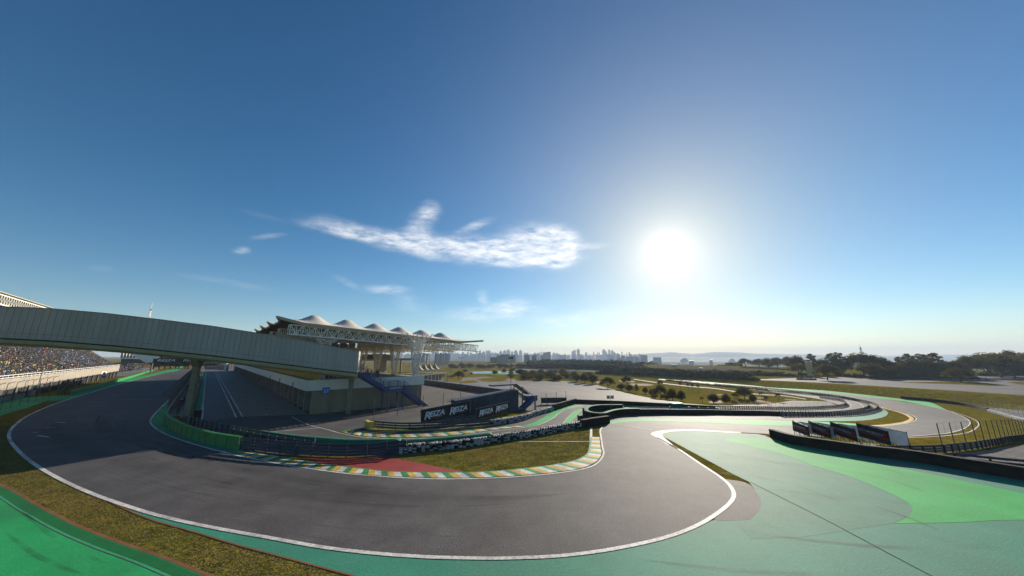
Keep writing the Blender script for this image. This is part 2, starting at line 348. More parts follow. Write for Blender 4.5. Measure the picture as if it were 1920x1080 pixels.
MT = dict(
    grass=mat('grass', (.070, .070, .007), (.190, .158, .021), .55, .95, .0, .5, 6, 8, (1, 1, 1), (.17, .10, .03), .09, .6, fine=.4, fscale=3.5),
    dirt=mat('dirt', (.15, .07, .032), (.20, .10, .045), .6, .95, .1),
    asphalt=mat('asphalt', (.070, .065, .065), (.102, .095, .093), .35, .74, .13, .35, 22, 6, (1, 1, 1), (.055, .051, .052), .07, .5, fine=.26, fscale=9),
    pitasphalt=mat('pitasphalt', (.052, .052, .055), (.066, .066, .070), .5, .65, .35, .3, 20, fine=.18, fscale=9),
    paddock=mat('paddock', (.10, .092, .088), (.135, .125, .12), .12, .8, .08, .3, 14, 6, (1, 1, 1), (.07, .067, .066), .03, .5, fine=.12, fscale=5),  # yard asphalt, its colour lightened to carry the grazing sun's sheen
    concrete=mat('concrete', (.17, .165, .145), (.22, .215, .19), .7, .85, .2, fine=.1),
    apron=mat('apron', (.18, .175, .155), (.23, .225, .20), .4, .85, .2, fine=.1),
    cream=mat('cream', (.27, .235, .19), (.34, .30, .24), .5, .85, .2, fine=.06),
    white=mat('white', (.70, .68, .64), (.80, .78, .74), 1.5, .6, .3, fine=.08, fscale=4),
    offwhite=mat('offwhite', (.52, .50, .46), (.62, .60, .55), 1.0, .6, .3),
    green=mat('green', (.014, .27, .075), (.02, .325, .098), .3, .75, .2, .2, 14, 6, (1, 1, 1), (.02, .16, .06), .12, .6, fine=.12, fscale=6),
    bright=mat('bright', (.028, .35, .075), (.042, .42, .10), .22, .75, .1, .2, 14, 6, (1, 1, 1), (.05, .27, .10), .10, .5, fine=.10, fscale=6),
    teal=mat('teal', (.034, .20, .13), (.045, .235, .15), .35, .75, .12, .2, 14, 6, (1, 1, 1), (.06, .16, .115), .09, .6, fine=.12, fscale=6),
    pale=mat('pale', (.058, .185, .122), (.082, .235, .158), .3, .75, .1, .2, 14, 6, (1, 1, 1), (.11, .19, .14), .08, .6, fine=.10, fscale=6),  # teal paled by painted sun sheen on the fan; also one groove line
    red=mat('red', (.22, .018, .012), (.28, .025, .016), .5, .65, .3, fine=.14, fscale=6),
    kgreen=mat('kgreen', (.015, .17, .045), (.022, .25, .065), .8, .7, .2, fine=.25, fscale=5, c3=(.05, .06, .045), scale3=.35, amt3=.6),
    kyellow=mat('kyellow', (.42, .26, .030), (.62, .38, .04), .8, .7, .2, fine=.25, fscale=5, c3=(.16, .12, .05), scale3=.35, amt3=.6),
    kwhite=mat('kwhite', (.42, .41, .40), (.62, .60, .57), .8, .7, .2, fine=.25, fscale=5, c3=(.16, .155, .15), scale3=.35, amt3=.6),
    paint=mat('paint', (.46, .44, .41), (.64, .61, .56), 1.2, .7, .2, fine=.3, fscale=5, c3=(.22, .21, .20), scale3=.22, amt3=.7),
    cladding=mat('cladding', (.41, .385, .335), (.47, .445, .385), .35, .65, .2, fine=.07, c3=(.36, .33, .27), scale3=.5, amt3=.55, stretch=(1, 1, .2)),
    seam=mat('seam', (.27, .25, .20)),
    soffit=mat('soffit', (.32, .28, .14), (.38, .34, .18), .5, .8, .2),
    pillar=mat('pillar', (.20, .175, .10), (.25, .22, .13), .8, .85, .2),
    fascia=mat('fascia', (.64, .63, .52), (.72, .71, .59), .3, .6, .35),
    wallbrown=mat('wallbrown', (.25, .20, .12), (.32, .26, .165), .5, .85, .2, fine=.14, c3=(.16, .13, .085), scale3=.4, amt3=.6, stretch=(1, 1, .25)),
    garage=mat('garage', (.22, .205, .17), (.28, .265, .22), .6, .85, .2),
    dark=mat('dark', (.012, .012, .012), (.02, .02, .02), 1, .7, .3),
    black=mat('black', (.016, .013, .010), (.030, .025, .020), .8, .85, .08, fine=.1),
    yellow=mat('yellow', (.46, .33, .05), (.58, .42, .08), 1, .6, .3),
    blue=mat('blue', (.035, .055, .14), (.045, .07, .18), .6, .5, .4),
    navy=mat('navy', (.040, .046, .064), (.055, .062, .084), .6, .5, .4),
    blueb=mat('blueb', (.03, .12, .42), (.04, .15, .5), 1, .5, .3),
    steel=mat('steel', (.09, .10, .105), (.14, .15, .155), 1.5, .45, .5, metal=.5),
    darksteel=mat('darksteel', (.030, .034, .036), (.05, .055, .058), 1.5, .5, .5, metal=.3),
    truss=mat('truss', (.82, .77, .66), (.90, .85, .74), 1, .5, .4),
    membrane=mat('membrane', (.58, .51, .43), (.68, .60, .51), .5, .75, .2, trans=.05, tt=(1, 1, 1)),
    roofedge=mat('roofedge', (.42, .36, .26), (.50, .43, .31), .5, .7, .2),
    tyreb=mat('tyreb', (.014, .014, .014), (.025, .025, .025), 1, .6, .3),
    tyrew=mat('tyrew', (.30, .30, .295), (.44, .44, .43), 1, .6, .3),
    hgreen=mat('hgreen', (.013, .12, .065), (.02, .16, .09), .7, .75, .1),
    wgreen=mat('wgreen', (.020, .16, .035), (.03, .215, .05), .5, .6, .3, fine=.1),
    logored=mat('logored', (.55, .03, .025), (.6, .04, .03), 1, .5, .3),
    logored2=mat('logored2', (.45, .02, .02), (.5, .025, .025), 1, .5, .3),
    lettering=mat('lettering', (.66, .68, .68), (.74, .76, .76), 1, .5, .3),
    letterdim=mat('letterdim', (.34, .35, .35), (.40, .41, .41), 1, .5, .3),
    banner=mat('banner', (.020, .017, .014), (.028, .024, .020), 1, .6, .3),
    sheetw=mat('sheetw', (.50, .54, .57), (.60, .64, .67), .6, .6, .3, trans=.25, tt=(1, 1, 1)),
    bark=mat('bark', (.06, .045, .03), (.10, .075, .05), 3, .9, .1),
    leafa=mat('leafa', (.042, .040, .008), (.115, .096, .018), .35, .85, .04, trans=.42, contrast=.9),
    leafb=mat('leafb', (.055, .044, .009), (.150, .110, .022), .35, .85, .04, trans=.42, contrast=.9),
    leafc=mat('leafc', (.034, .040, .009), (.088, .086, .020), .35, .85, .04, trans=.3, contrast=.9),
    hedge=mat('hedge', (.030, .038, .012), (.065, .068, .022), .3, .95, .0, contrast=.9),
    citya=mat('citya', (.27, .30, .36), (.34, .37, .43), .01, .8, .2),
    hill=mat('hill', (.05, .07, .05), (.08, .10, .07), .002, .95, .1),
    brownb=mat('brownb', (.62, .42, .17), (.70, .49, .21), .05, .85, .2),
    tanb=mat('tanb', (.36, .32, .25), (.42, .37, .29), .05, .85, .2),
    greyb=mat('greyb', (.30, .30, .29), (.36, .36, .35), .05, .85, .2),
    redroof=mat('redroof', (.26, .10, .07), (.32, .13, .09), .3, .85, .2),
    underside_brown=mat('underside_brown', (.24, .185, .10), (.30, .23, .135), .5, .9, .05),  # brown for the sheet that darkens the canopy from below
    joint=mat('joint', (.05, .07, .05), (.07, .09, .065), .5, .9, .05),
    terrace=mat('terrace', (.09, .08, .05), (.14, .125, .085), .2, .95, .0),
    lake=mat('lake', (.05, .16, .15), (.06, .19, .18), .1, .25, .5),
    gravel=mat('gravel', (.03, .034, .026), (.10, .11, .085), 2.2, .9, .2, .6, 6, contrast=.8),
    skin=mat('skin', (.32, .19, .13), (.36, .22, .15)),
    cloth0=mat('cloth0', (.016, .017, .02), (.03, .03, .035)), cloth1=mat('cloth1', (.03, .05, .12), (.04, .07, .16)),
    cloth2=mat('cloth2', (.10, .055, .03), (.14, .08, .04)), cloth3=mat('cloth3', (.40, .38, .36), (.5, .48, .45)),
    cloth4=mat('cloth4', (.28, .04, .03), (.34, .05, .04)),
)
def attr_mat(name, rough=.8, trans=0):
    m = bpy.data.materials.new(name); m.use_nodes = True; N = m.node_tree.nodes
    a = N.new('ShaderNodeAttribute'); a.attribute_name = 'tint'
    m.node_tree.links.new(a.outputs['Color'], N['Principled BSDF'].inputs['Base Color']); N['Principled BSDF'].inputs['Roughness'].default_value = rough
    return m
MT['crowd'] = attr_mat('crowd')
def banded(name, ca, cb, su, sv, frac=.5, rough=.8):         # storeys and window bays as a brick pattern
    m = bpy.data.materials.new(name); m.use_nodes = True; N = m.node_tree.nodes; L = m.node_tree.links
    tc = N.new('ShaderNodeTexCoord'); sp = N.new('ShaderNodeSeparateXYZ'); L.new(tc.outputs['Object'], sp.inputs[0])
    ad = N.new('ShaderNodeMath'); ad.operation = 'ADD'; L.new(sp.outputs[0], ad.inputs[0]); L.new(sp.outputs[1], ad.inputs[1])
    cm = N.new('ShaderNodeCombineXYZ'); L.new(ad.outputs[0], cm.inputs[0]); L.new(sp.outputs[2], cm.inputs[1])
    b = N.new('ShaderNodeTexBrick'); b.offset = 0; b.inputs['Scale'].default_value = 1; b.inputs['Brick Width'].default_value = su; b.inputs['Row Height'].default_value = sv
    b.inputs['Mortar Size'].default_value = min(su, sv) * frac * .5; b.inputs['Mortar Smooth'].default_value = .1
    b.inputs['Color1'].default_value = (*cb, 1); b.inputs['Color2'].default_value = (*[v * 1.3 for v in cb], 1); b.inputs['Mortar'].default_value = (*ca, 1)
    L.new(cm.outputs[0], b.inputs['Vector']); L.new(b.outputs[0], N['Principled BSDF'].inputs['Base Color']); N['Principled BSDF'].inputs['Roughness'].default_value = rough
    return m
MT['flats_brown'] = banded('flats_brown', (.30, .22, .14), (.09, .075, .06), 3.2, 3.0)
MT['flats_tan'] = banded('flats_tan', (.40, .36, .29), (.12, .11, .10), 3.2, 3.0)
MT['flats_white'] = banded('flats_white', (.50, .48, .44), (.20, .20, .20), 3.4, 3.0)
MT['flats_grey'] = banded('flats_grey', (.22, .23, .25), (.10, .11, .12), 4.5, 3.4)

# ================================================================= GROUND, TRACK, PAINT
def build_ground():
    bm = bmesh.new(); e = 9500
    bm.faces.new([bm.verts.new((x, y, 0)) for x, y in ((-e, -e), (e, -e), (e, e), (-e, e))]); drape(bm, 0)
    me = bpy.data.meshes.new('ground'); bm.to_mesh(me); bm.free(); me.materials.append(MT['grass'])
    o = bpy.data.objects.new('ground', me); C.objects.link(o); o['kind'] = 'structure'
build_ground()

OUT1 = [(345, 690), (336, 694), (320, 697.5), (287.5, 704), (225, 720), (175, 735), (125, 750), (90, 762.5), (50, 781), (25, 800), (17, 814), (19, 826), (31, 842), (50, 860), (82, 882), (125, 905),
        (175, 927), (225, 945), (275, 961), (325, 974), (375, 985), (437, 997), (500, 1008), (600, 1026), (700, 1038), (800, 1045), (900, 1047.5), (960, 1047), (1050, 1043), (1150, 1030),
        (1249, 1008), (1313, 983), (1356, 955), (1373, 938), (1376, 925), (1367, 909), (1348, 893), (1313, 870), (1271, 842), (1232, 820.5)]
TIP = [(1232, 820.5), (1222, 815), (1224, 812), (1235, 809), (1254, 807), (1297, 805.5), (1340, 808), (1390, 811)]
OUT2 = [(1415, 812.5), (1485, 816), (1570, 820), (1640, 820), (1695, 819), (1740, 816), (1777, 812.5), (1802, 806), (1815, 799), (1819, 792.5), (1812, 785), (1797, 777.5), (1777, 770), (1740, 761), (1702, 755),
        (1665, 749), (1615, 742), (1565, 736), (1502, 731.5), (1440, 727.5), (1415, 724), (1340, 717.5), (1265, 712), (1235, 710.5)]
INN2 = [(1235, 711.5), (1265, 715), (1315, 719.5), (1365, 724), (1415, 728.5), (1465, 733), (1515, 738), (1567, 745), (1605, 751), (1630, 756.5), (1655, 763), (1680, 769), (1702, 776), (1715, 782), (1718, 786), (1710, 791), (1690, 795),
        (1665, 798.5), (1640, 799.5), (1605, 799), (1485, 799.5), (1390, 795.5), (1352, 794.5), (1315, 793), (1265, 791), (1215, 790), (1177, 791), (1147, 794.5)]
INN1 = [(1140, 795.5), (1130, 800), (1125.5, 807.5), (1127, 820), (1130, 840), (1132, 850), (1127, 861), (1115, 872), (1090, 880.5), (1040, 888), (980, 893.5), (920, 897), (850, 898.5), (790, 897.7), (720, 894), (657, 889),
        (595, 881), (545, 873.5), (495, 864.5), (457, 857), (420, 848), (400, 843.5), (350, 829), (312, 815), (290, 802), (282, 791), (287, 780), (300, 766), (316, 750), (345, 716), (362, 698), (366, 692)]
out1 = GP(OUT1); tip = GP(TIP, .5); out2 = GP(OUT2, 1.5); inn2 = GP(INN2, 1.5); inn1 = GP(INN1)

# paddock yard, pit apron and the roads between the barriers
sheet('paddock_yard', [GP([(787, 759), (788, 716), (900, 718), (947, 720), (967, 714), (1060, 714.5), (1120, 722), (1152, 730.5), (1215, 745.5), (1285, 756.5), (1340, 761), (1387, 759), (1440, 757), (1486, 751),
      (1530, 752), (1556, 753), (1562, 757), (1590, 770), (1500, 778), (1300, 772), (1180, 769), (1075, 756), (1040, 769), (990, 786), (927, 797), (790, 806)], 1, False)], MT['paddock'], .008)
sheet('service_road', [GP([(437, 851), (728, 857), (790, 847), (940, 828), (1100, 798), (1140, 794), (1147, 795.5), (1177, 792), (1215, 791), (1352, 795.5), (1485, 800), (1518, 791), (1560, 788), (1620, 783), (1650, 777.5), (1664, 772), (1655, 765), (1635, 757.5),
      (1605, 751.5), (1567, 745.5), (1530, 740), (1480, 735), (1440, 731.5), (1405, 727.5), (1405, 730), (1440, 734), (1490, 741), (1530, 747), (1556, 753), (1575, 760), (1560, 768), (1440, 771), (1300, 770), (1180, 767), (1075, 756), (1060, 762), (1040, 770), (990, 787), (927, 798),
      (865, 802), (765, 807), (697, 804), (672, 797), (690, 788), (787, 757), (700, 765), (580, 776), (562, 766), (420, 766), (375, 788), (354, 797), (399, 814), (448, 842)], 1, False)], MT['asphalt'], .014)
# pit lane and apron run straight along the garages
A0 = G(377.8, 789); B0 = G(446, 789); B1 = G(459, 789)
def along(p, u0, u1): # line through p parallel to the pits between two stations
    s = p.dot(ND); return [us(u0, s), us(u1, s)]
uA = A0.dot(UD)
def lane(name, p, q, u0, u1, m, off): a = along(p, u0, u1); b = along(q, u0, u1); return sheet(name, [[a[0], a[1], b[1], b[0]]], m, off)
lane('pit_lane', G(372, 789), B1, uA, 330, MT['pitasphalt'], .022)
sheet('pit_apron', [[us(uA, B1.dot(ND)), us(330, B1.dot(ND)), us(330, 19), G(578, 777)]], MT['apron'], .022)
for p, w in ((A0, .38), (B0, .3), (B1, .3)):
    s = p.dot(ND); sheet('lane_line', [[us(uA, s - w / 2), us(330, s - w / 2), us(330, s + w / 2), us(uA, s + w / 2)]], MT['paint'], .03)
lane('green_verge', G(360, 789), G(375.5, 789), uA, 330, MT['green'], .026)

sheet('race_track', [out1 + tip + out2 + inn2 + inn1], MT['asphalt'], .020)
# painted run-off and verges on the left
sheet('green_verge', [GP([(0, 754), (44, 745.6), (135, 740.6), (240, 710), (300, 697.5), (330, 690), (341, 684.5), (346, 686), (336, 694), (320, 697.5), (287.5, 704), (225, 720), (175, 735), (125, 750), (120, 750.6), (87, 752), (50, 765), (0, 780), (-140, 825), (-140, 790)], 1, False)], MT['green'], .018)
GB = [(-160, 850), (0, 909), (73, 949), (146, 986), (219, 1015), (292, 1040), (365, 1069), (420, 1090), (520, 1120)]
gb = GP(GB)
sheet('runoff_green', [gb + [G(520, 1700), G(-1500, 1700), G(-900, 1000)]], MT['green'], .018)
a, b = sides(gb, -.10, .10); strip('dirt_edge', [(a, b)], MT['dirt'], .026)
for k, w0 in enumerate((.16, .27, .38, .49, .60)):
    a, b = sides(gb, w0, w0 + .05); strip('groove_strip', [(a, b)], MT['wgreen'], .03)
a, b = sides(gb, .78, .86); strip('groove_strip', [(a, b)], MT['pale'], .03)
tl = GP([(200, 938), (273, 971), (365, 998), (437, 1020), (547, 1049.5), (656, 1078.7), (760, 1105), (900, 1140)])
tu = GP([(199, 937), (225, 945.5), (275, 961.5), (325, 974.5), (375, 985.5), (437, 997.5), (500, 1008.5), (600, 1026.5), (700, 1038.5), (800, 1045.5), (900, 1048), (960, 1047.5), (1050, 1043.5), (1150, 1030.5), (1249, 1008.5), (1313, 983.5), (1356, 970)])
right = [G(1407, 974), G(1422, 959), G(1427, 942), G(1416, 921), G(1405, 904)]
wallb = [G(*p) for p in [(1985, 912), (1920, 899), (1830, 882.5), (1800, 878), (1740, 868), (1680, 860), (1640, 857), (1565, 846), (1485, 833), (1448, 822)]]
teal_edge = [G(*p) for p in [(1420, 814), (1390, 812.5), (1315, 809)]]
sheet('runoff_teal', [tl + [G(900, 1900), G(2600, 1900), G(2600, 1020)] + wallb + teal_edge + GP([(1258, 809.5), (1243, 813), (1240, 817), (1248, 823)], .4)
      + [G(1300, 850), G(1356, 881), G(1405, 904)] + GP([(1405, 904), (1416, 921), (1427, 942), (1422, 959), (1407, 974), (1356, 970.5)], .4) + tu[::-1][1:]], MT['teal'], .012)
a, b = sides(tl, -.06, .06); strip('dirt_edge', [(a, b)], MT['dirt'], .026)
sheet('track_apron', [GP([(1356, 898), (1380, 901), (1395, 904), (1407, 910), (1416, 921), (1425, 934), (1427, 944), (1422, 959), (1407, 974), (1380, 976), (1340, 975), (1356, 956), (1373, 938), (1376, 925), (1367, 908)], .5)], MT['asphalt'], .017)
# run-off: teal outer fan with sun sheen painted in paler, bright green band
sheet('runoff_teal_sheen', [GP([(1258, 809.7), (1315, 809.5), (1390, 812.8), (1420, 814), (1440, 818), (1399, 820.6), (1370, 822), (1358, 824.5), (1366, 828), (1390, 834), (1463, 851), (1527, 874.5), (1591, 893.5), (1655, 919.5), (1698, 940.5), (1710, 955), (1704, 968), (1676, 981.5), (1500, 1008), (1407, 1010), (1380, 980), (1407, 974.5),
      (1422, 959.5), (1427.5, 942), (1416.5, 921), (1405, 904), (1375, 889.5), (1300, 848), (1250, 822), (1243, 817), (1246, 813)], 1, False)], MT['pale'], .016)
sheet('runoff_bright', [GP([(1358, 824.3), (1370, 821.6), (1399, 820.6), (1454, 825)], .6) + GP([(1454, 825), (1484, 835), (1570, 854.5), (1698, 880), (1920, 926), (2080, 965)], 2) +
      GP([(2080, 985), (1920, 975), (1800, 980), (1676, 982)], 2) + GP([(1676, 982), (1698, 973), (1708, 962), (1711, 955), (1706, 946), (1698, 940), (1655, 919), (1591, 893), (1527, 874), (1463, 850.5), (1390, 833), (1362, 827), (1358, 824.3)], .8)], MT['bright'], .020)
a, b = sides(GP([(1407, 904.5), (1480, 941), (1559, 981), (1700, 1056), (1900, 1160)]), .07); strip('drain_joint', [(a, b)], MT['joint'], .026)
# grass wedge and the kerb at the apex
sheet('grass_wedge', [GP([(1241, 820.5), (1248, 821), (1300, 849), (1375, 889.5), (1405, 904), (1390, 902.5), (1357, 898), (1312, 871), (1270, 843.5), (1258, 835)], 1, False)], MT['grass'], .024)
sheet('apex_kerb', [GP([(1222, 815), (1224, 812), (1235, 809), (1254, 807), (1297, 805.5), (1340, 808.5), (1390, 811.5), (1380, 812.6), (1315, 808.8), (1262, 809.2), (1248, 811.5), (1241, 815), (1243, 819), (1262, 834.5), (1252, 834), (1240, 827)], 1, False)], MT['kwhite'], .030)
kp = GP([(1390, 812.2), (1315, 808.6), (1262, 809.2), (1248, 811.5), (1240, 815), (1242, 819)], .4); a, b = sides(kp, .28); strip('apex_kerb_line', [(a, b)], MT['kyellow'], .036)

# strips beyond the apex
def band(name, lo, hi, m, off):
    a = GP(lo, .8); b = GP(hi, .8); sheet(name, [a + b[::-1]], m, off)
band('verge_pale', [(1141, 795.3), (1160, 793), (1197, 790.5), (1247, 790.3), (1297, 792), (1354, 793.5)], [(1141, 792.3), (1160, 788), (1185, 785.6), (1222, 785), (1297, 786.2), (1365, 787.5)], MT['bright'], .028)
band('verge_bright', [(1354, 793.5), (1390, 795.5), (1440, 798), (1485, 799), (1605, 798)], [(1365, 787.5), (1440, 789), (1485, 790.2), (1560, 792), (1605, 794.5)], MT['bright'], .028)
band('verge_teal', [(1520, 790.5), (1602, 789.5), (1640, 786), (1660, 780.5), (1666, 774)], [(1520, 784.5), (1565, 783.5), (1615, 779.5), (1647, 773.5), (1660, 769.5)], MT['teal'], .028)
band('verge_bright', [(1440, 729.3), (1540, 735.5), (1615, 743.5), (1690, 752), (1752, 764), (1777, 770.2)], [(1440, 726.4), (1540, 731.8), (1615, 739.5), (1690, 748), (1740, 753.3), (1777, 769.5)], MT['bright'], .028)
band('verge_bright', [(1300, 716), (1365, 721.5), (1415, 725.5), (1440, 729.3)], [(1300, 714), (1365, 719.3), (1415, 723.4), (1440, 726.4)], MT['bright'], .028)
band('verge_bright', [(985, 800.3), (1010, 796), (1035, 785.5), (1047, 775.5), (1060, 768), (1094, 760.3)], [(980, 799.3), (997, 794), (1016, 785), (1035, 772.5), (1047, 766.5), (1066, 762.2), (1092, 759.2)], MT['bright'], .028)
band('verge_bright', [(1065, 796), (1072, 791), (1081, 780.5), (1089, 772), (1099, 768)], [(1054, 796.5), (1065, 782.5), (1077, 772.5), (1088, 768.8), (1098, 766.2)], MT['bright'], .028)

# infield grass corner: red triangle, lines, kerb
sheet('red_runoff', [GP([(547, 859.5), (640, 861), (728, 857.5), (875, 885.8), (825, 888), (690, 881), (613, 871)], 1, False)], MT['red'], .020)
def line(pix, w, m=MT['paint'], off=.034, step=.7): 
    p = GP(pix, step); a, b = sides(p, w); return strip('painted_line', [(a, b)], m, off)
line(OUT1[1:], .30); line(OUT1[-2:] + TIP, .22); line(INN1[1:18], .22); line(INN1[17:-1], .24)
line(OUT2[4:14], .22); line(INN2[9:-8], .2, MT['paint'])
line([(1148, 795), (1180, 799), (1222, 806.5)], .1, MT['kwhite'])
line([(1695, 821.5), (1740, 819.5), (1777, 817), (1815, 811), (1832, 801), (1835, 794), (1825, 786), (1802, 777), (1777, 770)], .22)
line([(960, 828.2), (1110, 828.3)], .16); line([(1108.5, 802), (1108, 828)], .34)
line([(547, 781), (564, 791), (586, 799), (614, 806), (640, 813), (680, 820), (740, 822.5), (830, 820.5), (900, 812), (985, 801.5), (1012, 796), (1036, 785), (1048, 775.5), (1062, 767.5), (1094, 760.5)], .16)
line([(507, 810), (597, 803)], .18); line([(1054, 797), (1065, 782.5), (1077, 772), (1098, 765.8)], .12)
line([(1519, 740), (1565, 746), (1588, 753), (1594, 764), (1560, 770), (1450, 772.5), (1310, 774)], .14)
line([(1590, 747.5), (1610, 756), (1619, 763), (1613, 769), (1585, 773)], .14)
for a_, b_ in (((200, 741), (228, 741)), ((224, 749.3), (284, 748)), ((170, 755.3), (201, 754.7)), ((169, 761.3), (201, 760.7)), ((237, 728.7), (243, 728.5)), ((310, 708.5), (317, 708)), ((326, 707.8), (335, 707.2)),
               ((275, 711.5), (279, 711.3)), ((106, 792), (122, 793)), ((82, 803), (104, 801)), ((60, 811), (70, 811)), ((70, 817), (92, 820)), ((497, 775), (501, 779)), ((521, 773), (526, 776)), ((474, 753), (478, 756))):
    line([a_, b_], .2 if a_[0] < 400 else .12, MT['kwhite'], .036, 3)
for pl, w in (([(1700, 845), (1800, 850), (1925, 862)], .12),): line(pl, w, MT['dark'])
# kerbs: green, yellow, white blocks
def kerb(inner, outer, n, off=.05):
    a = resample(GP(inner, .5), n); b = resample(GP(outer, .5), n)
    strip('kerb', [(a, b)], [MT['kgreen'], MT['kyellow'], MT['kwhite']], off, midx=lambda i: i % 3)
    aa, bb = sides(a, .45); strip('kerb_border', [(aa, bb)], MT['kgreen'], off - .012)
KI = [(463, 846), (489, 850.5), (532, 858.5), (607, 871.3), (657, 877.3), (728, 885), (825, 887.5), (921, 885), (998, 878), (1056, 870), (1087, 862), (1104, 851), (1108, 838), (1110, 820)]
KO = [(437, 851), (457, 856), (495, 863.5), (545, 872.5), (595, 879.7), (657, 887.8), (720, 892.7), (790, 896), (850, 897), (920, 895.3), (980, 891.8), (1040, 886.3), (1088, 879), (1111, 870.5), (1123, 861), (1128, 850), (1126, 838), (1124, 820)]
kerb(KI, KO, 78)
kerb([(645, 808), (661, 806), (674, 810), (702, 814), (752, 815), (790, 814), (827, 812), (880, 808), (897, 806), (935, 802), (972, 799)],
     [(640, 811), (662, 815), (690, 819), (740, 820.4), (777, 820), (827, 818), (860, 815.2), (897, 810.5), (935, 805.3), (985, 800.3)], 42)
ik = GP([(1630, 757), (1655, 764), (1680, 770.5), (1700, 777), (1711, 783), (1713, 786), (1705, 791), (1687, 795), (1662, 798), (1640, 799)], .6); a, b = sides(ik, -.1, .85); strip('loop_kerb', [(a, b)], MT['kyellow'], .032)
# patches of asphalt beyond, the plateau road, terraces
sheet('plateau_road', [GP([(1440, 713), (1565, 719), (1665, 725), (1765, 731), (1920, 741), (2100, 755), (2100, 700), (1920, 705), (1822, 704), (1765, 711), (1665, 709.5), (1560, 707), (1440, 710.5)], 1, False)], MT['paddock'], .012)
sheet('grass_island', [GP([(1685, 717), (1765, 715.6), (1827, 716), (1860, 720), (1897, 723.5), (1862, 724), (1815, 721.5), (1740, 719)], 1, False)], MT['grass'], .022)
sheet('grass_island', [GP([(1888, 716), (1940, 715), (2050, 722), (1940, 724), (1905, 720)], 1, False)], MT['grass'], .022)
band('terrace_road', [(1188, 701), (1250, 704), (1315, 707.3), (1415, 712.5), (1440, 713.2)], [(1188, 699.8), (1250, 702.5), (1315, 705.6), (1415, 710.6), (1440, 711)], MT['paddock'], .012)
sheet('terrace_yard', [GP([(1194, 684.3), (1240, 683.8), (1300, 686), (1360, 689), (1420, 695), (1494, 699), (1490, 701), (1420, 698.2), (1340, 693.5), (1288, 693), (1255, 689.2)], 1, False)], MT['terrace'], .012)
sheet('terrace_yard', [GP([(1530, 705.8), (1560, 705.8), (1640, 707.2), (1665, 709.2), (1560, 706.7)], 1, False)], MT['terrace'], .014)
sheet('service_road', [GP([(1730, 852), (1775, 852.5), (1805, 849), (1850, 844), (1920, 834), (2050, 815), (2100, 900), (1920, 893), (1830, 876), (1760, 864)], 1, False)], MT['paddock'], .012)
sheet('service_road', [GP([(1545, 838), (1600, 829), (1650, 833), (1640, 838), (1600, 845)], 1, False)], MT['paddock'], .012)
sheet('service_road', [GP([(1845, 764), (1880, 766), (1920, 771), (2050, 780), (2050, 800), (1920, 788), (1870, 775)], 1, False)], MT['paddock'], .012)
band('infield_path', [(1188, 711.3), (1225, 717), (1290, 724.8), (1340, 729), (1400, 738), (1470, 743), (1510, 749)], [(1188, 710.3), (1225, 715.8), (1290, 723.5), (1340, 727.7), (1400, 736.6), (1470, 741.8), (1512, 748)], MT['concrete'], .014)
for P in ([(1183, 719), (1210, 719.5), (1226, 722), (1205, 723.5), (1180, 722)], [(1160, 713), (1185, 714), (1190, 716.5), (1165, 716)], [(1328, 753.5), (1345, 750.5), (1362, 751), (1352, 755.5), (1333, 756)], [(1405, 747), (1420, 749.5), (1448, 755), (1440, 756), (1412, 751.5)],
          [(1385, 744), (1400, 745.5), (1432, 745), (1440, 746.5), (1405, 747)], [(1470, 748), (1490, 748.8), (1492, 750), (1475, 750)], [(1345, 739), (1358, 739), (1356, 741), (1346, 741)], [(1116, 716), (1130, 713), (1135, 716), (1122, 719)]):
    c = GP(P + P[:1], .8)[:-1]; sheet('dirt_patch', [c], MT['dirt'], .010)
sheet('lake', [GP([(880, 697), (920, 695.8), (1000, 696.2), (1000, 699), (940, 700.5), (886, 700.5)], 1, False)], MT['lake'], .012)
band('far_verge', [(922, 702.3), (960, 701.2), (1000, 700), (1015, 698.8)], [(922, 701.5), (960, 699.8), (1000, 698), (1012, 697)], MT['bright'], .018)
band('far_road', [(968, 694), (1030, 694.5), (1100, 697), (1188, 700.8)], [(968, 689.5), (1030, 690.5), (1100, 694), (1188, 699.3)], MT['paddock'], .010)
sheet('yard_road', [GP([(868, 718.5), (955, 719), (972, 713), (955, 709.5), (930, 708), (905, 706), (868, 708), (862, 714)], 1, False)], MT['paddock'], .009)
sheet('grass_island', [GP([(868, 714.5), (880, 712.8), (890, 713), (900, 716.5), (880, 718.5), (862, 718.3)], 1, False)], MT['grass'], .02)
sheet('grass_island', [GP([(893, 711.5), (905, 709.5), (930, 707.5), (955, 708.5), (948, 712.5), (920, 716), (905, 715)], 1, False)], MT['grass'], .02)

# rubber and dust streaks along the racing line
def mark_mat(name, c, lo, hi, amt, st):
    m = bpy.data.materials.new(name); m.use_nodes = True; N = m.node_tree.nodes; L = m.node_tree.links; p = N['Principled BSDF']; p.inputs['Base Color'].default_value = (*c, 1); p.inputs['Roughness'].default_value = .7; p.inputs['Specular IOR Level'].default_value = .2
    tc = N.new('ShaderNodeTexCoord'); n = N.new('ShaderNodeTexNoise'); n.inputs['Scale'].default_value = st; n.inputs['Detail'].default_value = 6; L.new(tc.outputs['Object'], n.inputs['Vector'])
    r = N.new('ShaderNodeMapRange'); r.inputs[1].default_value = lo; r.inputs[2].default_value = hi; r.inputs[4].default_value = amt; L.new(n.outputs[0], r.inputs[0])
    t = N.new('ShaderNodeBsdfTransparent'); x = N.new('ShaderNodeMixShader'); L.new(r.outputs[0], x.inputs[0]); L.new(t.outputs[0], x.inputs[1]); L.new(p.outputs[0], x.inputs[2]); L.new(x.outputs[0], N['Material Output'].inputs[0]); return m
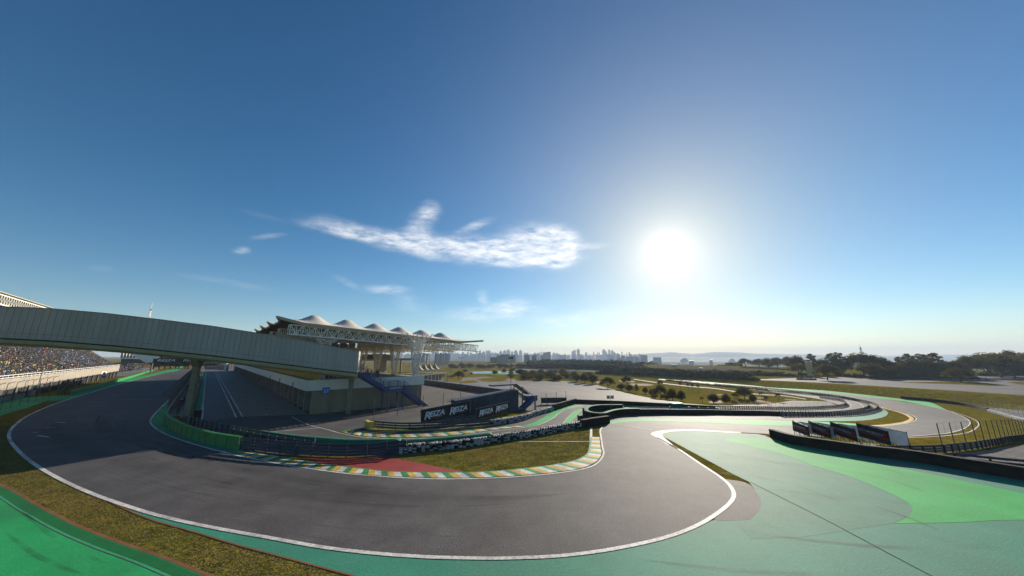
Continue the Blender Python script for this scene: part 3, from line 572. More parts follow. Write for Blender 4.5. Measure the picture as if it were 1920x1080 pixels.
MT['rubber'] = mark_mat('rubber', (.030, .028, .029), .40, .85, .34, .25); MT['rubber2'] = mark_mat('rubber2', (.030, .028, .029), .25, .8, .07, .12); MT['dust'] = mark_mat('dust', (.14, .13, .125), .45, .8, .5, .35)
def streaks():
    a = resample(GP(OUT1[8:35]), 120); b = resample(GP(INN1[::-1][4:-8]), 120); rr = random.Random(2); ra, rb, rc = [], [], []
    for k in range(44):
        f = rr.uniform(.12, .9); i0 = rr.randrange(0, 85); n = rr.randrange(16, 36); w = rr.uniform(.10, .32) if k > 5 else rr.uniform(.5, 1.1); dr = rr.uniform(-.12, .12); P = []
        for i in range(i0, min(120, i0 + n)): P.append(lerp3_(a[i], b[i], min(.95, max(.05, f + dr * (i - i0) / n))))
        if len(P) < 4: continue
        S = spline(P, .8); e = []; A, B = [], []
        for i, p in enumerate(S):
            t = i / (len(S) - 1); ww = w * max(0, math.sin(math.pi * t)) ** .6 + .01; d = S[min(i + 1, len(S) - 1)] - S[max(i - 1, 0)]; d.z = 0; d.normalize(); sd = Vector((d.y, -d.x, 0)); A.append(p - sd * ww / 2); B.append(p + sd * ww / 2)
        (ra if k % 3 else rb).append((A, B))
    for f, w in ((.45, 3.0), (.62, 2.4)):
        P = [lerp3_(p, q, min(.9, max(.08, f + .16 * math.sin(i * .035 + f * 9)))) for i, (p, q) in enumerate(zip(a, b))][4:112]; S = spline(P, 1.0)
        nS = len(S)
        for k in range(4):
            A, B = [], []
            for i, p in enumerate(S):
                ww = w * (1 - .22 * k) * min(1, i / 14, (nS - 1 - i) / 14) + .02; d = S[min(i + 1, nS - 1)] - S[max(i - 1, 0)]; d.z = 0; d.normalize(); sd = Vector((d.y, -d.x, 0)); A.append(p - sd * ww / 2); B.append(p + sd * ww / 2)
            rc.append((A, B))
    for k, r_ in enumerate(rc): strip('racing_line', [r_], MT['rubber2'], .0205 + .0004 * (k % 4) + .0009 * (k // 4))
    for f in (.5, .78):                      # paving seam
        S = spline([lerp3_(p, q, f) for p, q in zip(a, b)], 1.0); strip('paving_seam', [sides(S, .05)], MT['rubber'], .0285)
    for k, r_ in enumerate(ra): strip('rubber_mark', [r_], MT['rubber'], .0245 + .00017 * k)
    for k, r_ in enumerate(rb): strip('dust_mark', [r_], MT['dust'], .0296 + .00017 * k)
def lerp3_(p, q, t): return p + (q - p) * t
streaks()

def tufts():                                  # grass blades on the verges nearest the viewer
    rr = random.Random(31); V, Fc = [], []; K = []
    def inside(p, P):
        c = False; j = len(P) - 1
        for i in range(len(P)):
            if (P[i].y > p[1]) != (P[j].y > p[1]) and p[0] < (P[j].x - P[i].x) * (p[1] - P[i].y) / (P[j].y - P[i].y) + P[i].x: c = not c
            j = i
        return c
    regs = [([G(*q) for q in [(-60, 880), (0, 908), (73, 948), (146, 985), (219, 1014), (292, 1039), (365, 1068), (480, 1108), (800, 1112), (656, 1080), (547, 1050.5), (437, 1021), (365, 999), (273, 972), (200, 939), (125, 906.5), (82, 884), (50, 862), (30, 844), (17, 828), (14, 814), (24, 799), (-20, 795), (-90, 840)]], 26000),
            ([G(*q) for q in [(730, 858), (790, 848), (865, 841), (940, 829.5), (1092, 803), (1138, 795), (1125, 802), (1122, 808), (1109, 818), (1106, 840), (1103, 850), (1085, 861), (1056, 869), (998, 877), (921, 884.5), (880, 885)]], 14000),
            ([G(*q) for q in [(1243, 821), (1250, 822), (1300, 849.5), (1375, 890), (1402, 903), (1360, 897), (1312, 870.5), (1270, 843)]], 5000)]
    for P, n in regs:
        x0, x1 = min(p.x for p in P), max(p.x for p in P); y0, y1 = min(p.y for p in P), max(p.y for p in P); k = 0; tr = 0
        while k < n and tr < n * 30:
            tr += 1; q = (rr.uniform(x0, x1), rr.uniform(y0, y1))
            if not inside(q, P): continue
            k += 1; dry = (math.sin(q[0] * .31) + math.sin(q[1] * .43 + q[0] * .13) + rr.uniform(-1, 1)) > .9; z = hz(*q)
            col = (.20, .13, .035) if dry else rr.choice([(.115, .098, .013), (.13, .108, .015), (.15, .122, .018), (.165, .13, .02)])
            for b in range(3):
                a = rr.uniform(0, 6.28); h = rr.uniform(.012, .04); w = rr.uniform(.015, .03); l = rr.uniform(.02, .07); dx, dy = math.cos(a), math.sin(a); o = len(V); bx, by = q[0] + rr.uniform(-.1, .1), q[1] + rr.uniform(-.1, .1)
                V += [(bx - dy * w, by + dx * w, z), (bx + dy * w, by - dx * w, z), (bx + dx * l, by + dy * l, z + h)]; Fc.append((o, o + 1, o + 2)); K.append(col)
    me = bpy.data.meshes.new('grass_blades'); me.from_pydata(V, [], Fc); me.update(); at = me.attributes.new('tint', 'FLOAT_COLOR', 'FACE'); at.data.foreach_set('color', [c for k in K for c in (*k, 1)])
    me.materials.append(MT['crowd']); o = bpy.data.objects.new('grass_blades', me); C.objects.link(o); o['kind'] = 'stuff'; tag(o, 'short olive grass growing on the verges beside the track', 'grass')
tufts()

sheet('far_yard', [[us(330, -3), us(520, -3), us(520, 60), us(330, 42)]], MT['paddock'], .016)
sheet('far_yard', [[us(292, -28), us(470, -30), us(470, -80), us(292, -54)]], MT['concrete'], .012)

def runoff_marks():
    rr = random.Random(6); rb = []
    for (x0, y0, x1, y1, bx, by) in ((1230, 838, 1560, 905, 20, -14), (1262, 830, 1700, 890, 30, -20), (1300, 880, 1620, 960, 10, -16), (1330, 905, 1800, 1010, 30, -20), (1390, 860, 1760, 930, 30, -10), (1420, 1000, 1900, 1020, 0, 14), (1180, 1045, 1600, 1075, 0, 8), (40, 960, 240, 1070, -14, 10), (10, 1000, 150, 1075, -10, 6)):
        for o in (0, 7):
            P = [G(x0 + o, y0 + o * .4), G((x0 + x1) / 2 + bx + o, (y0 + y1) / 2 + by + o * .5), G(x1 + o * 1.3, y1 + o * .7)]; S = spline(P, 1.0); n = len(S); A, B = [], []
            for i, p in enumerate(S):
                ww = .26 * max(0, math.sin(math.pi * i / (n - 1))) ** .5 + .01; d = S[min(i + 1, n - 1)] - S[max(i - 1, 0)]; d.z = 0; d.normalize(); sd = Vector((d.y, -d.x, 0)); A.append(p - sd * ww / 2); B.append(p + sd * ww / 2)
            rb.append((A, B))
    for k, r_ in enumerate(rb): strip('tyre_mark', [r_], MT['rubber'], .0315 + .0002 * k)
runoff_marks()

sheet('service_road', [GP([(668, 799), (690, 788), (650, 770), (700, 764), (788, 756.5), (795, 776), (722, 791), (697, 805)], 1, False)], MT['asphalt'], .0105)
sheet('green_verge', [GP([(345, 716), (330, 732), (316, 750), (300, 766), (288, 780), (283.5, 791), (291, 802), (303, 807.5), (324, 806.5), (316, 798), (310, 789), (314, 779), (322, 766), (350, 727), (362, 708)], 1, False)], MT['green'], .0235)
sheet('verge_teal', [GP([(291, 802.3), (312, 815.2), (350, 829.3), (400, 844), (420, 848), (440, 850.5), (462, 846.5), (450, 842), (399, 834), (351, 819.5), (324, 806.8), (303, 807.8)], 1, False)], MT['teal'], .0235)

# ================================================================= BUILDINGS
Z = Vector((0, 0, 1))
def lerp3(p, q, t): return p + (q - p) * t
def text_into(root, body, origin, ex, up, height, m, name='lettering', shear=.25, xs=1.0, width=None, bold=.0, nrm=None, depth=.02):
    cu = bpy.data.curves.new(name, 'FONT'); cu.body = body; cu.size = 1.0; cu.shear = shear; cu.extrude = depth; cu.offset = bold; cu.resolution_u = 3
    to = bpy.data.objects.new('tmp', cu); C.objects.link(to); dg = bpy.context.evaluated_depsgraph_get()
    me = bpy.data.meshes.new_from_object(to.evaluated_get(dg)); C.objects.unlink(to); bpy.data.objects.remove(to); bpy.data.curves.remove(cu)
    xsv = [v.co.x for v in me.vertices]; ysv = [v.co.y for v in me.vertices]; x0, x1, y0, y1 = min(xsv), max(xsv), min(ysv), max(ysv)
    k = height / (y1 - y0); kx = (width / (x1 - x0)) if width else k * xs
    ex = ex.normalized(); up = up.normalized(); nn = ex.cross(up).normalized(); off = parent_loc(root)
    for v in me.vertices:
        p = origin + ex * ((v.co.x - x0) * kx) + up * ((v.co.y - y0) * k) + nn * (v.co.z + depth); v.co = p - off
    me.materials.clear(); me.materials.append(m); o = bpy.data.objects.new(name, me); C.objects.link(o); o.parent = root
    return o

def footbridge():
    P1 = G(349, 792); P2 = G(653, 776); D = (P2 - P1); D.z = 0; D.normalize(); Nn = Vector((D.y, -D.x, 0))   # Nn: towards the viewer
    top = [(-60, 571), (0, 575), (95, 579), (200, 588), (300, 599.5), (400, 612), (500, 627.5), (600, 645.5), (673, 659)]
    bot = [(-60, 628), (0, 633), (100, 638), (225, 648), (300, 655.5), (400, 666), (500, 678), (600, 690.5), (674, 699)]
    root = thing('footbridge', P1, 'long arched grey footbridge with panelled sides crossing the race track', 'footbridge')
    Q1, Q2 = P1 + Nn * 1.7, P2 + Nn * 1.7
    def prof(pts):
        w = [WALL(x, y, Q1, Q2) for x, y in pts]; return [((p - Q1).dot(D), p.z) for p in w]
    tp, bp = prof(top), prof(bot)
    def ev(T, x): 
        if x <= T[0][0]: return T[0][1] + (x - T[0][0]) * (T[1][1] - T[0][1]) / (T[1][0] - T[0][0])
        return interp(T, x)
    x0, x1 = -62.0, tp[-1][0]
    st = [x0 + (x1 - x0) * k / 112 for k in range(113)]
    # clad sides: one folded sheet on each side with raised seams
    for side, off in ((1, 1.7), (-1, -1.7)):
        m = MB(); pt = [P1 + Nn * off + D * x for x in st]
        for a, b, xa, xb in zip(pt, pt[1:], st, st[1:]):
            za, zb, ya, yb = ev(tp, xa), ev(tp, xb), ev(bp, xa), ev(bp, xb)
            A = [Vector((a.x, a.y, ya)), Vector((b.x, b.y, yb)), Vector((b.x, b.y, zb)), Vector((a.x, a.y, za))]
            n = Nn * (.06 * side)
            m.add([p for p in A] + [p - n * 2 for p in A], [(0, 1, 2, 3), (7, 6, 5, 4), (3, 2, 6, 7), (0, 4, 5, 1)])
        m.build('side_panel', MT['cladding'], root)
        sm = MB()
        for x, p in zip(st, pt):
            q = p + Nn * (.075 * side); sm.beam(Vector((q.x, q.y, ev(bp, x) + .02)), Vector((q.x, q.y, ev(tp, x) - .02)), 0.035, .02)
        for dz, hh in ((.78, .05), (.0, .10)):
            for a, b, xa, xb in zip(pt, pt[1:], st, st[1:]):
                q, r = a + Nn * (.08 * side), b + Nn * (.08 * side)
                sm.beam(Vector((q.x, q.y, ev(bp, xa) + dz)), Vector((r.x, r.y, ev(bp, xb) + dz)), .05, hh)
        sm.build('panel_seams', MT['seam'], root)
        cpm = MB()
        for a, b, xa, xb in zip(pt, pt[1:], st, st[1:]):
            cpm.beam(Vector((a.x, a.y, ev(tp, xa) + .05)), Vector((b.x, b.y, ev(tp, xb) + .05)), .22, .10)
        cpm.build('coping', MT['seam'], root)
    # dark gap and the rounded concrete deck under it
    gm = MB(); dm = MB(); rf = MB()
    for xa, xb in zip(st, st[1:]):
        a, b = P1 + D * xa, P1 + D * xb
        gm.beam(Vector((a.x, a.y, ev(bp, xa) - .12)), Vector((b.x, b.y, ev(bp, xb) - .12)), 3.1, .24)
        rf.beam(Vector((a.x, a.y, ev(tp, xa) - .25)), Vector((b.x, b.y, ev(tp, xb) - .25)), 3.2, .06)
    gm.build('deck_joint', MT['dark'], root); rf.build('roof', MT['cladding'], root)
    dp = [Vector(((P1 + D * x).x, (P1 + D * x).y, ev(bp, x))) for x in st]
    dm.sweep(dp, [(-1.7, -.24), (1.7, -.24), (1.72, -.75), (1.2, -1.15), (-1.2, -1.15), (-1.72, -.75)])
    dm.build('deck', MT['soffit'], root)
    fl = MB(); fl.plate([P1 + D * x1 + Nn * 1.64 + Z * (ev(bp, x1)), P1 + D * x1 - Nn * 1.64 + Z * ev(bp, x1), P1 + D * x1 - Nn * 1.64 + Z * ev(tp, x1), P1 + D * x1 + Nn * 1.64 + Z * ev(tp, x1)], .08)
    fl.build('end_panel', MT['cladding'], root)
    for (bx, tx) in ((P1, 0), (P2, (P2 - P1).length)):
        zt = ev(bp, tx) - 1.1; m = MB(); b = Vector((bx.x, bx.y, 0))
        prof_ = [(.0, .42), (zt - 2.2, .42), (zt - 1.2, .5), (zt - .5, 1.1), (zt + .15, 1.7)]
        for (za, wa), (zb, wb) in zip(prof_, prof_[1:]):
            vs = [b + D * (sx * .42) + Nn * (sy * w) + Z * z for z, w in ((za, wa), (zb, wb)) for sx, sy in ((-1, -1), (1, -1), (1, 1), (-1, 1))]
            m.add(vs, [(0, 1, 5, 4), (1, 2, 6, 5), (2, 3, 7, 6), (3, 0, 4, 7)])
        m.build('pillar', MT['pillar'], root)
    m = MB()
    for k in range(3): 
        c = P1 + D * (x1 - 4.5 + k * 1.6); m.box(Vector((c.x, c.y, ev(tp, x1 - 4) + .45)), (1.2, .8, .9), 0)
    m.build('roof_box', MT['darksteel'], root)
    return P1, P2, D, Nn, x1, ev(bp, x1)
BR = footbridge()

def blue_stair():
    P1, P2, D, Nn, x1, zb = BR
    a = P1 + D * (x1 + .1)
    base = G(738, 768); S0 = Vector((a.x, a.y, 0))
    P, Q = G(728, 771), G(770, 765)            # feet of the stair's landing
    root = thing('steel_staircase', P, 'blue steel staircase descending from the right end of the grey footbridge', 'staircase')
    Tp = [(678, 703), (724, 735), (762, 731), (801, 761)]     # tread line: top, landing, landing, foot (photo)
    # plane of the near stringer
    A = WALL(678, 697, Vector((a.x, a.y, 0)) + Nn * 1.6, Vector((a.x + D.x, a.y + D.y, 0)) + Nn * 1.6)
    lay = Vector((P.x, P.y, 0)); e = (Vector((Q.x, Q.y, 0)) - lay).normalized()
    st0 = Vector((A.x, A.y, 0)); B = WALL(729, 729, lay, lay + e); Cc = WALL(757, 728, lay, lay + e); Dd = G(802, 761)
    top = Vector((A.x, A.y, zb)); B.z = Cc.z = (B.z + Cc.z) / 2
    nrm = Vector((e.y, -e.x, 0))               # towards the viewer
    wid = 2.2
    for nm, p, q in (('upper_flight', top, B), ('landing', B, Cc), ('lower_flight', Cc, Dd)):
        m = MB()
        for o in (0, -wid):
            m.beam(p + nrm * o - Z * .30, q + nrm * o - Z * .30, .10, .75)
        n = max(2, int(abs(p.z - q.z) / .18)) if abs(p.z - q.z) > .3 else 1
        if n > 1:
            d = (q - p); dh = Vector((d.x, d.y, 0))
            for k in range(n):
                c = p + d * ((k + .5) / n) - nrm * wid / 2; m.beam(c - nrm * (wid / 2 - .06), c + nrm * (wid / 2 - .06), .3, .05)
        else: m.beam(p - nrm * wid / 2 + Z * .02, q - nrm * wid / 2 + Z * .02, wid - .1, .08)
        m.build(nm, MT['blue'], root)
    hr = MB()
    for o in (0, -wid):
        for p, q in ((top, B), (B, Cc), (Cc, lerp3(Cc, Dd, .55))):
            for k, h in enumerate((.45, .8, 1.15, 1.5)):
                hr.beam(p + nrm * o + Z * h, q + nrm * o + Z * h, .06, .07)
            n = max(1, int((q - p).length / 2.2))
            for k in range(n + 1): c = lerp3(p, q, k / n) + nrm * o; po = MB(); po.beam(c, c + Z * 1.55, .09, .09); po.build('railing_post', MT['blue'], root)
    hr.build('handrail', MT['blue'], root)
    for p in (B, Cc):
        for o in (0, -wid):
            m = MB(); q = p + nrm * o; m.tube(q - Z * .1, Vector((q.x, q.y, 0)), .17, 8); m.build('post', MT['blue'], root)
blue_stair()

def pit_building():
    L = G(580, 777.5); Rr = G(788, 757.5); root = thing('pit_building', L, 'long low pit building with open garages, pale fascia and a roof terrace', 'building')
    e = Rr - L; Wd = e.length; e.normalize(); out = Vector((e.y, -e.x, 0))           # out: towards the viewer
    Lg = 262.0; zf, zt = 4.45, 6.45
    def pt(a, b, z): v = L + e * a + UD * b; return Vector((v.x, v.y, z))
    m = MB(); m.plate([pt(0, 0, 0), pt(Wd, 0, 0), pt(Wd, 0, zf), pt(0, 0, zf)], .3, n=out); m.build('end_wall', MT['wallbrown'], root)
    m = MB(); m.plate([pt(Wd, 0, 0), pt(Wd, Lg, 0), pt(Wd, Lg, zf), pt(Wd, 0, zf)], .3, n=e); m.build('rear_wall', MT['garage'], root)
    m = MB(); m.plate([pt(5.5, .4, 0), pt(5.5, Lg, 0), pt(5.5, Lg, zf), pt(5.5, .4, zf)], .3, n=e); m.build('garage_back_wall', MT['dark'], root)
    n = 42
    for k in range(n):                                                                 # partition fins between the bays
        m = MB(); b = .35 + k * 6.1; m.plate([pt(.05, b, 0), pt(5.3, b, 0), pt(5.3, b, zf - .02), pt(.05, b, zf - .02)], .5, n=UD); m.build('garage_partition', MT['garage'], root)
    m = MB(); F0 = -1.15                                                               # overhanging fascia
    rt = 1.1
    m.plate([pt(F0, -.5, zf), pt(Wd + .4, -.5, zf), pt(Wd + .4, -.5, zt), pt(F0, -.5, zt)], .12, n=out)
    m.plate([pt(F0, -.42, zf), pt(F0, Lg, zf), pt(F0, Lg, zt), pt(F0, -.42, zt)], .12, n=e)
    m.plate([pt(Wd + .4, -.42, zf), pt(Wd + .4, Lg, zf), pt(Wd + .4, Lg, zt), pt(Wd + .4, -.42, zt)], .12, n=e)
    m.build('fascia', MT['fascia'], root)
    m = MB(); m.plate([pt(F0 + .07, -.42, zf + .15), pt(Wd + .33, -.42, zf + .15), pt(Wd + .33, Lg, zf + .15), pt(F0 + .07, Lg, zf + .15)], .2, n=Z); m.build('ceiling_slab', MT['garage'], root)
    m = MB(); m.plate([pt(F0 + .1, -.4, zt - .25), pt(Wd + .3, -.4, zt - .25), pt(Wd + .3, Lg, zt - .25), pt(F0 + .1, Lg, zt - .25)], .2, n=Z); m.build('terrace_floor', MT['cream'], root)
    m = MB()
    rr = random.Random(5)
    for k in range(200):
        b = 1.0 + k * 1.15; m.beam(pt(.9, b, zt - .1), pt(.9, b, zt + .75 + rr.uniform(0, .25)), .3, .8)
    m.beam(pt(.9, .6, zt + .5), pt(.9, 232, zt + .5), .14, .7)
    m.build('yellow_screen', MT['yellow'], root)
    m = MB()
    for k in range(8):
        a_ = 2 + k * (Wd - 3) / 7; m.tube(pt(a_, .5, zt - .15), pt(a_, .5, zt + .85), .035, 5)
    for h in (.45, .85): m.tube(pt(2, .5, zt + h), pt(Wd - 1, .5, zt + h), .03, 5)
    m.build('railing', MT['steel'], root)
    # number plate under the corner
    q = pt(1.6, -.62, zf - .75); p2 = q + e * 1.25
    s = MB(); s.plate([q, p2, p2 + Z * 1.25, q + Z * 1.25], .08, n=out); sg = s.build('number_plate', MT['blueb'], root)
    t = text_into(sg, '23', q + e * .2 + Z * .3 + out * .06, e, Z, .62, MT['lettering'], 'number', 0, width=.85)
    for k in range(3):
        s = MB(); q = pt(-1.24, 12 + k * 18, zf + .02); s.plate([q, q + UD * 1.2, q + UD * 1.2 + Z * .9, q + Z * .9], .06, n=e); s.build('number_plate', MT['blueb'], root)
    return pt, e, out, Wd, zt
PB = pit_building()

def pit_canopy():
    pt, e, out, Wd, zt = PB
    P0 = AT(590, 590, 70.0); P5 = AT(826, 623, 96.3); D = (P5 - P0) / 5; U = UD * 12.6
    root = thing('terrace_canopy', pt(0, 6, 0), 'huge pale tent roof with six peaks on white lattice trusses above the pits', 'roof')
    NB, amp = 13, 2.6
    h0 = lambda i: P0 + D * i
    def sp(i, j):                              # point on the membrane; i across the peaks, j along the pits
        hn = max(0, min(1, (-.45 - i) / .5)); e5 = abs(2 * (j - round(j))) ** 4; p = P0 + D * (i - .14 * hn * e5) + U * j; z = p.z - amp
        di = i - round(i) if -.5 <= i <= 5.5 else .5; dj = j - round(j) if -.5 < j < NB - .5 else .5
        r = math.sqrt((2 * di) ** 2 + (2 * dj) ** 2 * .9)
        q_ = 1 - min(r, 1); z += amp * (.62 * (.35 * q_ ** 1.4 + .65 * (q_ * q_ * (3 - 2 * q_))) + .38 * max(0, math.cos(math.pi * dj)) * (1 if -.6 < i < 5.7 else max(0, 1 - (abs(i - 2.5) - 3.1) * 1.5)))
        if i < -.45: z += 1.0 * hn * e5 - .35 * hn 
        if i > 5.5: z += (i - 5.5) * .9
        return Vector((p.x, p.y, z))
    m = MB(); ni, nj = 8 * 8, NB * 10
    I = [-.95 + (6.85 + .95) * k / ni for k in range(ni + 1)]; J = [-.5 + NB * k / nj for k in range(nj + 1)]
    vs = [sp(i, j) for j in J for i in I]
    m.add(vs, [(b * (ni + 1) + a, b * (ni + 1) + a + 1, (b + 1) * (ni + 1) + a + 1, (b + 1) * (ni + 1) + a) for b in range(nj) for a in range(ni)])
    m.build('membrane_roof', MT['membrane'], root, True)
    lm = MB(); lm.add([(p.x, p.y, p.z - .14) for p in vs], m.f); lm.build('darkened_underside', MT['underside_brown'], root, True)  # second sheet added below the membrane to darken its underside
    m = MB()                                   # stiff edge round the membrane
    for path in ([sp(i, -.5) - Z * .22 for i in I], ):
        for a, b in zip(path, path[1:]): m.beam(a, b, .35, .5)
    for i in (I[0], I[-1]):
        path = [sp(i, j) - Z * .12 for j in J]
        for a, b in zip(path, path[1:]): m.beam(a, b, .3, .28)
    m.build('edge_beam', MT['roofedge'], root)
    def lattice(m, a, b, h, n, w=.2, dbl=.0):
        sd = (b - a).cross(Z).normalized() * dbl
        for o in ((sd, -sd) if dbl else (sd,)):
            m.beam(a + o, b + o, w, w); m.beam(a + o - Z * h, b + o - Z * h, w, w)
            for k in range(n):
                p, q = lerp3(a, b, k / n) + o, lerp3(a, b, (k + 1) / n) + o
                if k % 2 == 0: m.beam(p, q - Z * h, w * .7, w * .7)
                else: m.beam(p - Z * h, q, w * .7, w * .7)
                m.beam(p, p - Z * h, w * .6, w * .6)
    def under(i, j, dz): q = P0 + D * i + U * j; return Vector((q.x, q.y, q.z - amp - dz))
    for j in range(NB + 1):                    # cross trusses, one at every bay line
        m = MB(); lattice(m, under(-.75, j - .42, .55), under(6.6, j - .42, .55), 1.8, 46, .18, .5); m.build('cross_truss', MT['truss'], root)
    for i in (0.35, 1.5, 2.5, 3.5, 4.4, 5.5): # long trusses
        m = MB(); lattice(m, under(i, -.42, .9), under(i, NB - .42, .9), 1.6, NB * 8, .16); m.build('long_truss', MT['truss'], root)
    # splayed lattice columns on the terrace
    def column():
        m = MB(); H = 8.6; b, t = .38, 1.35
        cs = [(-1, -1), (1, -1), (1, 1), (-1, 1)]
        lv = [0, .16, .32, .48, .62, .74, .85, .93, 1.0]
        def r(f): return b + (t - b) * (f ** 1.2)
        for k, (cx, cy) in enumerate(cs):
            nx = cs[(k + 1) % 4]
            for f, g in zip(lv, lv[1:]):
                p = Vector((cx * r(f), cy * r(f), H * f)); q = Vector((cx * r(g), cy * r(g), H * g)); m.beam(p, q, .2, .2)
                p2 = Vector((nx[0] * r(f), nx[1] * r(f), H * f)); q2 = Vector((nx[0] * r(g), nx[1] * r(g), H * g))
                m.beam(p, q2, .1, .1); m.beam(p2, q, .1, .1); m.beam(q, q2, .11, .11)
        for cx, cy in cs:                      # the spreading branches under the truss
            m.beam(Vector((cx * 1.1, cy * 1.1, H * .86)), Vector((cx * 3.4, cy * 1.4, H + 1.6)), .2, .2)
            m.beam(Vector((cx * 1.3, cy * 1.3, H)), Vector((cx * .2, cy * 1.2, H + 1.8)), .16, .16)
        return m
    mb = column(); me = None
    base = parent_loc(root)
    rz = math.atan2(e.y, e.x)
    for j in range(NB):
        for a_ in (1.9, Wd - .6):
            loc = pt(a_, 2.2 + 12.6 * j, zt - .15)
            if me is None: o = mb.build('column', MT['truss']); me = o.data
            else: o = bpy.data.objects.new('column', me); C.objects.link(o)
            o.parent = root; o.location = loc - base; o.rotation_euler = (0, 0, rz)
pit_canopy()

# ---------------------------------------------------------------- grandstand on the left
def grandstand():
    root = thing('grandstand', us(180, -38), 'packed concrete grandstand with white front rails left of the straight', 'grandstand')
    u0, u1 = 96, 290
    m = MB()
    m.plate([us(u0, -36, 3.0), us(u1, -36, 3.0), us(u1, -36, 5.5), us(u0, -36, 5.5)], .3, n=ND); m.build('front_wall', MT['cream'], root)
    m = MB(); rows = 20
    for k in range(rows):
        s = -36.4 - k * .72; z = 4.6 + k * .56
        m.add([us(u0, s, z), us(u1, s, z), us(u1, s - .72, z), us(u0, s - .72, z), us(u0, s - .72, z + .56), us(u1, s - .72, z + .56)], [(0, 1, 2, 3), (3, 2, 5, 4)])
    m.build('terraces', MT['concrete'], root)
    m = MB(); zb = 4.6 + rows * .56; sb = -36.4 - rows * .72
    m.add([us(u1, -36.2, 0), us(u1, sb, 0), us(u1, sb, zb), us(u1, -36.2, 4.6)], [(0, 1, 2, 3)]); m.add([us(u0, -36.2, 0), us(u0, sb, 0), us(u0, sb, zb), us(u0, -36.2, 4.6)], [(0, 1, 2, 3)])
    m.add([us(u0, sb, 0), us(u1, sb, 0), us(u1, sb, zb + 1), us(u0, sb, zb + 1)], [(0, 1, 2, 3)])
    m.build('end_walls', MT['garage'], root)
    m = MB(); m.plate([us(u0, -36.6, .0), us(u1, -36.6, .0), us(u1, -36.6, 3.0), us(u0, -36.6, 3.0)], .2, n=ND); m.build('base_wall', MT['dark'], root)
    m = MB(); m.plate([us(u0, -35.6, 2.9), us(u1, -35.6, 2.9), us(u1, -36.4, 2.9), us(u0, -36.4, 2.9)], .2, n=Z); m.build('ledge', MT['concrete'], root)
    m = MB()
    for h in (5.75, 6.35): m.beam(us(u0, -35.9, h), us(u1, -35.9, h), .10, .12)
    for k in range(66): u = u0 + (u1 - u0) * k / 65; m.beam(us(u, -35.9, 5.4), us(u, -35.9, 6.4), .08, .08)
    m.build('front_rail', MT['white'], root)
    for k in range(22):
        m = MB(); u = u0 + 3 + k * 8.8; m.beam(us(u, -35.4, 0), us(u, -35.4, 3.1), .45, .45); m.build('column', MT['concrete'], root)
    for k, u in enumerate((150, 176, 205, 236, 262)):
        m = MB()
        for i in range(12): m.box(us(u, -42.5 - i * .5, 9.0 + i * .39), (1.5, .8, .2), math.atan2(UD.y, UD.x))
        m.plate([us(u - 1.2, -42.3, 9.1), us(u - 1.2, -38, 6.1), us(u - 1.2, -38, 7.0), us(u - 1.2, -42.3, 10.2)], .2, n=UD); m.build('stairway', MT['cream'], root)
grandstand()
def stand_roof():
    root = thing('grandstand_roof', us(120, -50), 'white lattice roof above the left grandstand rising behind the footbridge', 'roof')
    u0, u1, z1 = 70, 180, 26.0
    for s, h in ((-40, 2.3), (-49, 2.0)):
        m = MB(); n = 76; a, b = us(u0, s, z1), us(u1, s, z1); m.beam(a, b, .22, .22); m.beam(a - Z * h, b - Z * h, .28, .28)
        for k in range(n):
            p, q = lerp3(a, b, k / n), lerp3(a, b, (k + .5) / n) - Z * h; r = lerp3(a, b, (k + 1) / n); m.beam(p, q, .12, .12); m.beam(q, r, .12, .12)
        m.build('edge_truss', MT['truss'], root)
    m = MB(); m.plate([us(u0, -39.5, z1 + .5), us(u1, -39.5, z1 + .5), us(u1, -58, z1 - 1.2), us(u0, -58, z1 - 1.2)], .15); m.build('roof_sheet', MT['roofedge'], root)
    for k in range(12):
        u = u0 + (u1 - u0) * k / 11; m = MB(); m.beam(us(u, -40, z1 - 2.2), us(u, -58, z1 - 3), .2, .3)
        for i in range(6): m.beam(us(u, -40 - 3 * i, z1 - 2.2), us(u, -41.5 - 3 * i, z1), .1, .1); m.beam(us(u, -41.5 - 3 * i, z1), us(u, -43 - 3 * i, z1 - 2.2), .1, .1)
        m.build('cross_truss', MT['truss'], root)
        m = MB(); m.tube(us(u, -57, 0), us(u, -57, z1 - 1), .35, 8); m.build('column', MT['truss'], root)
stand_roof()
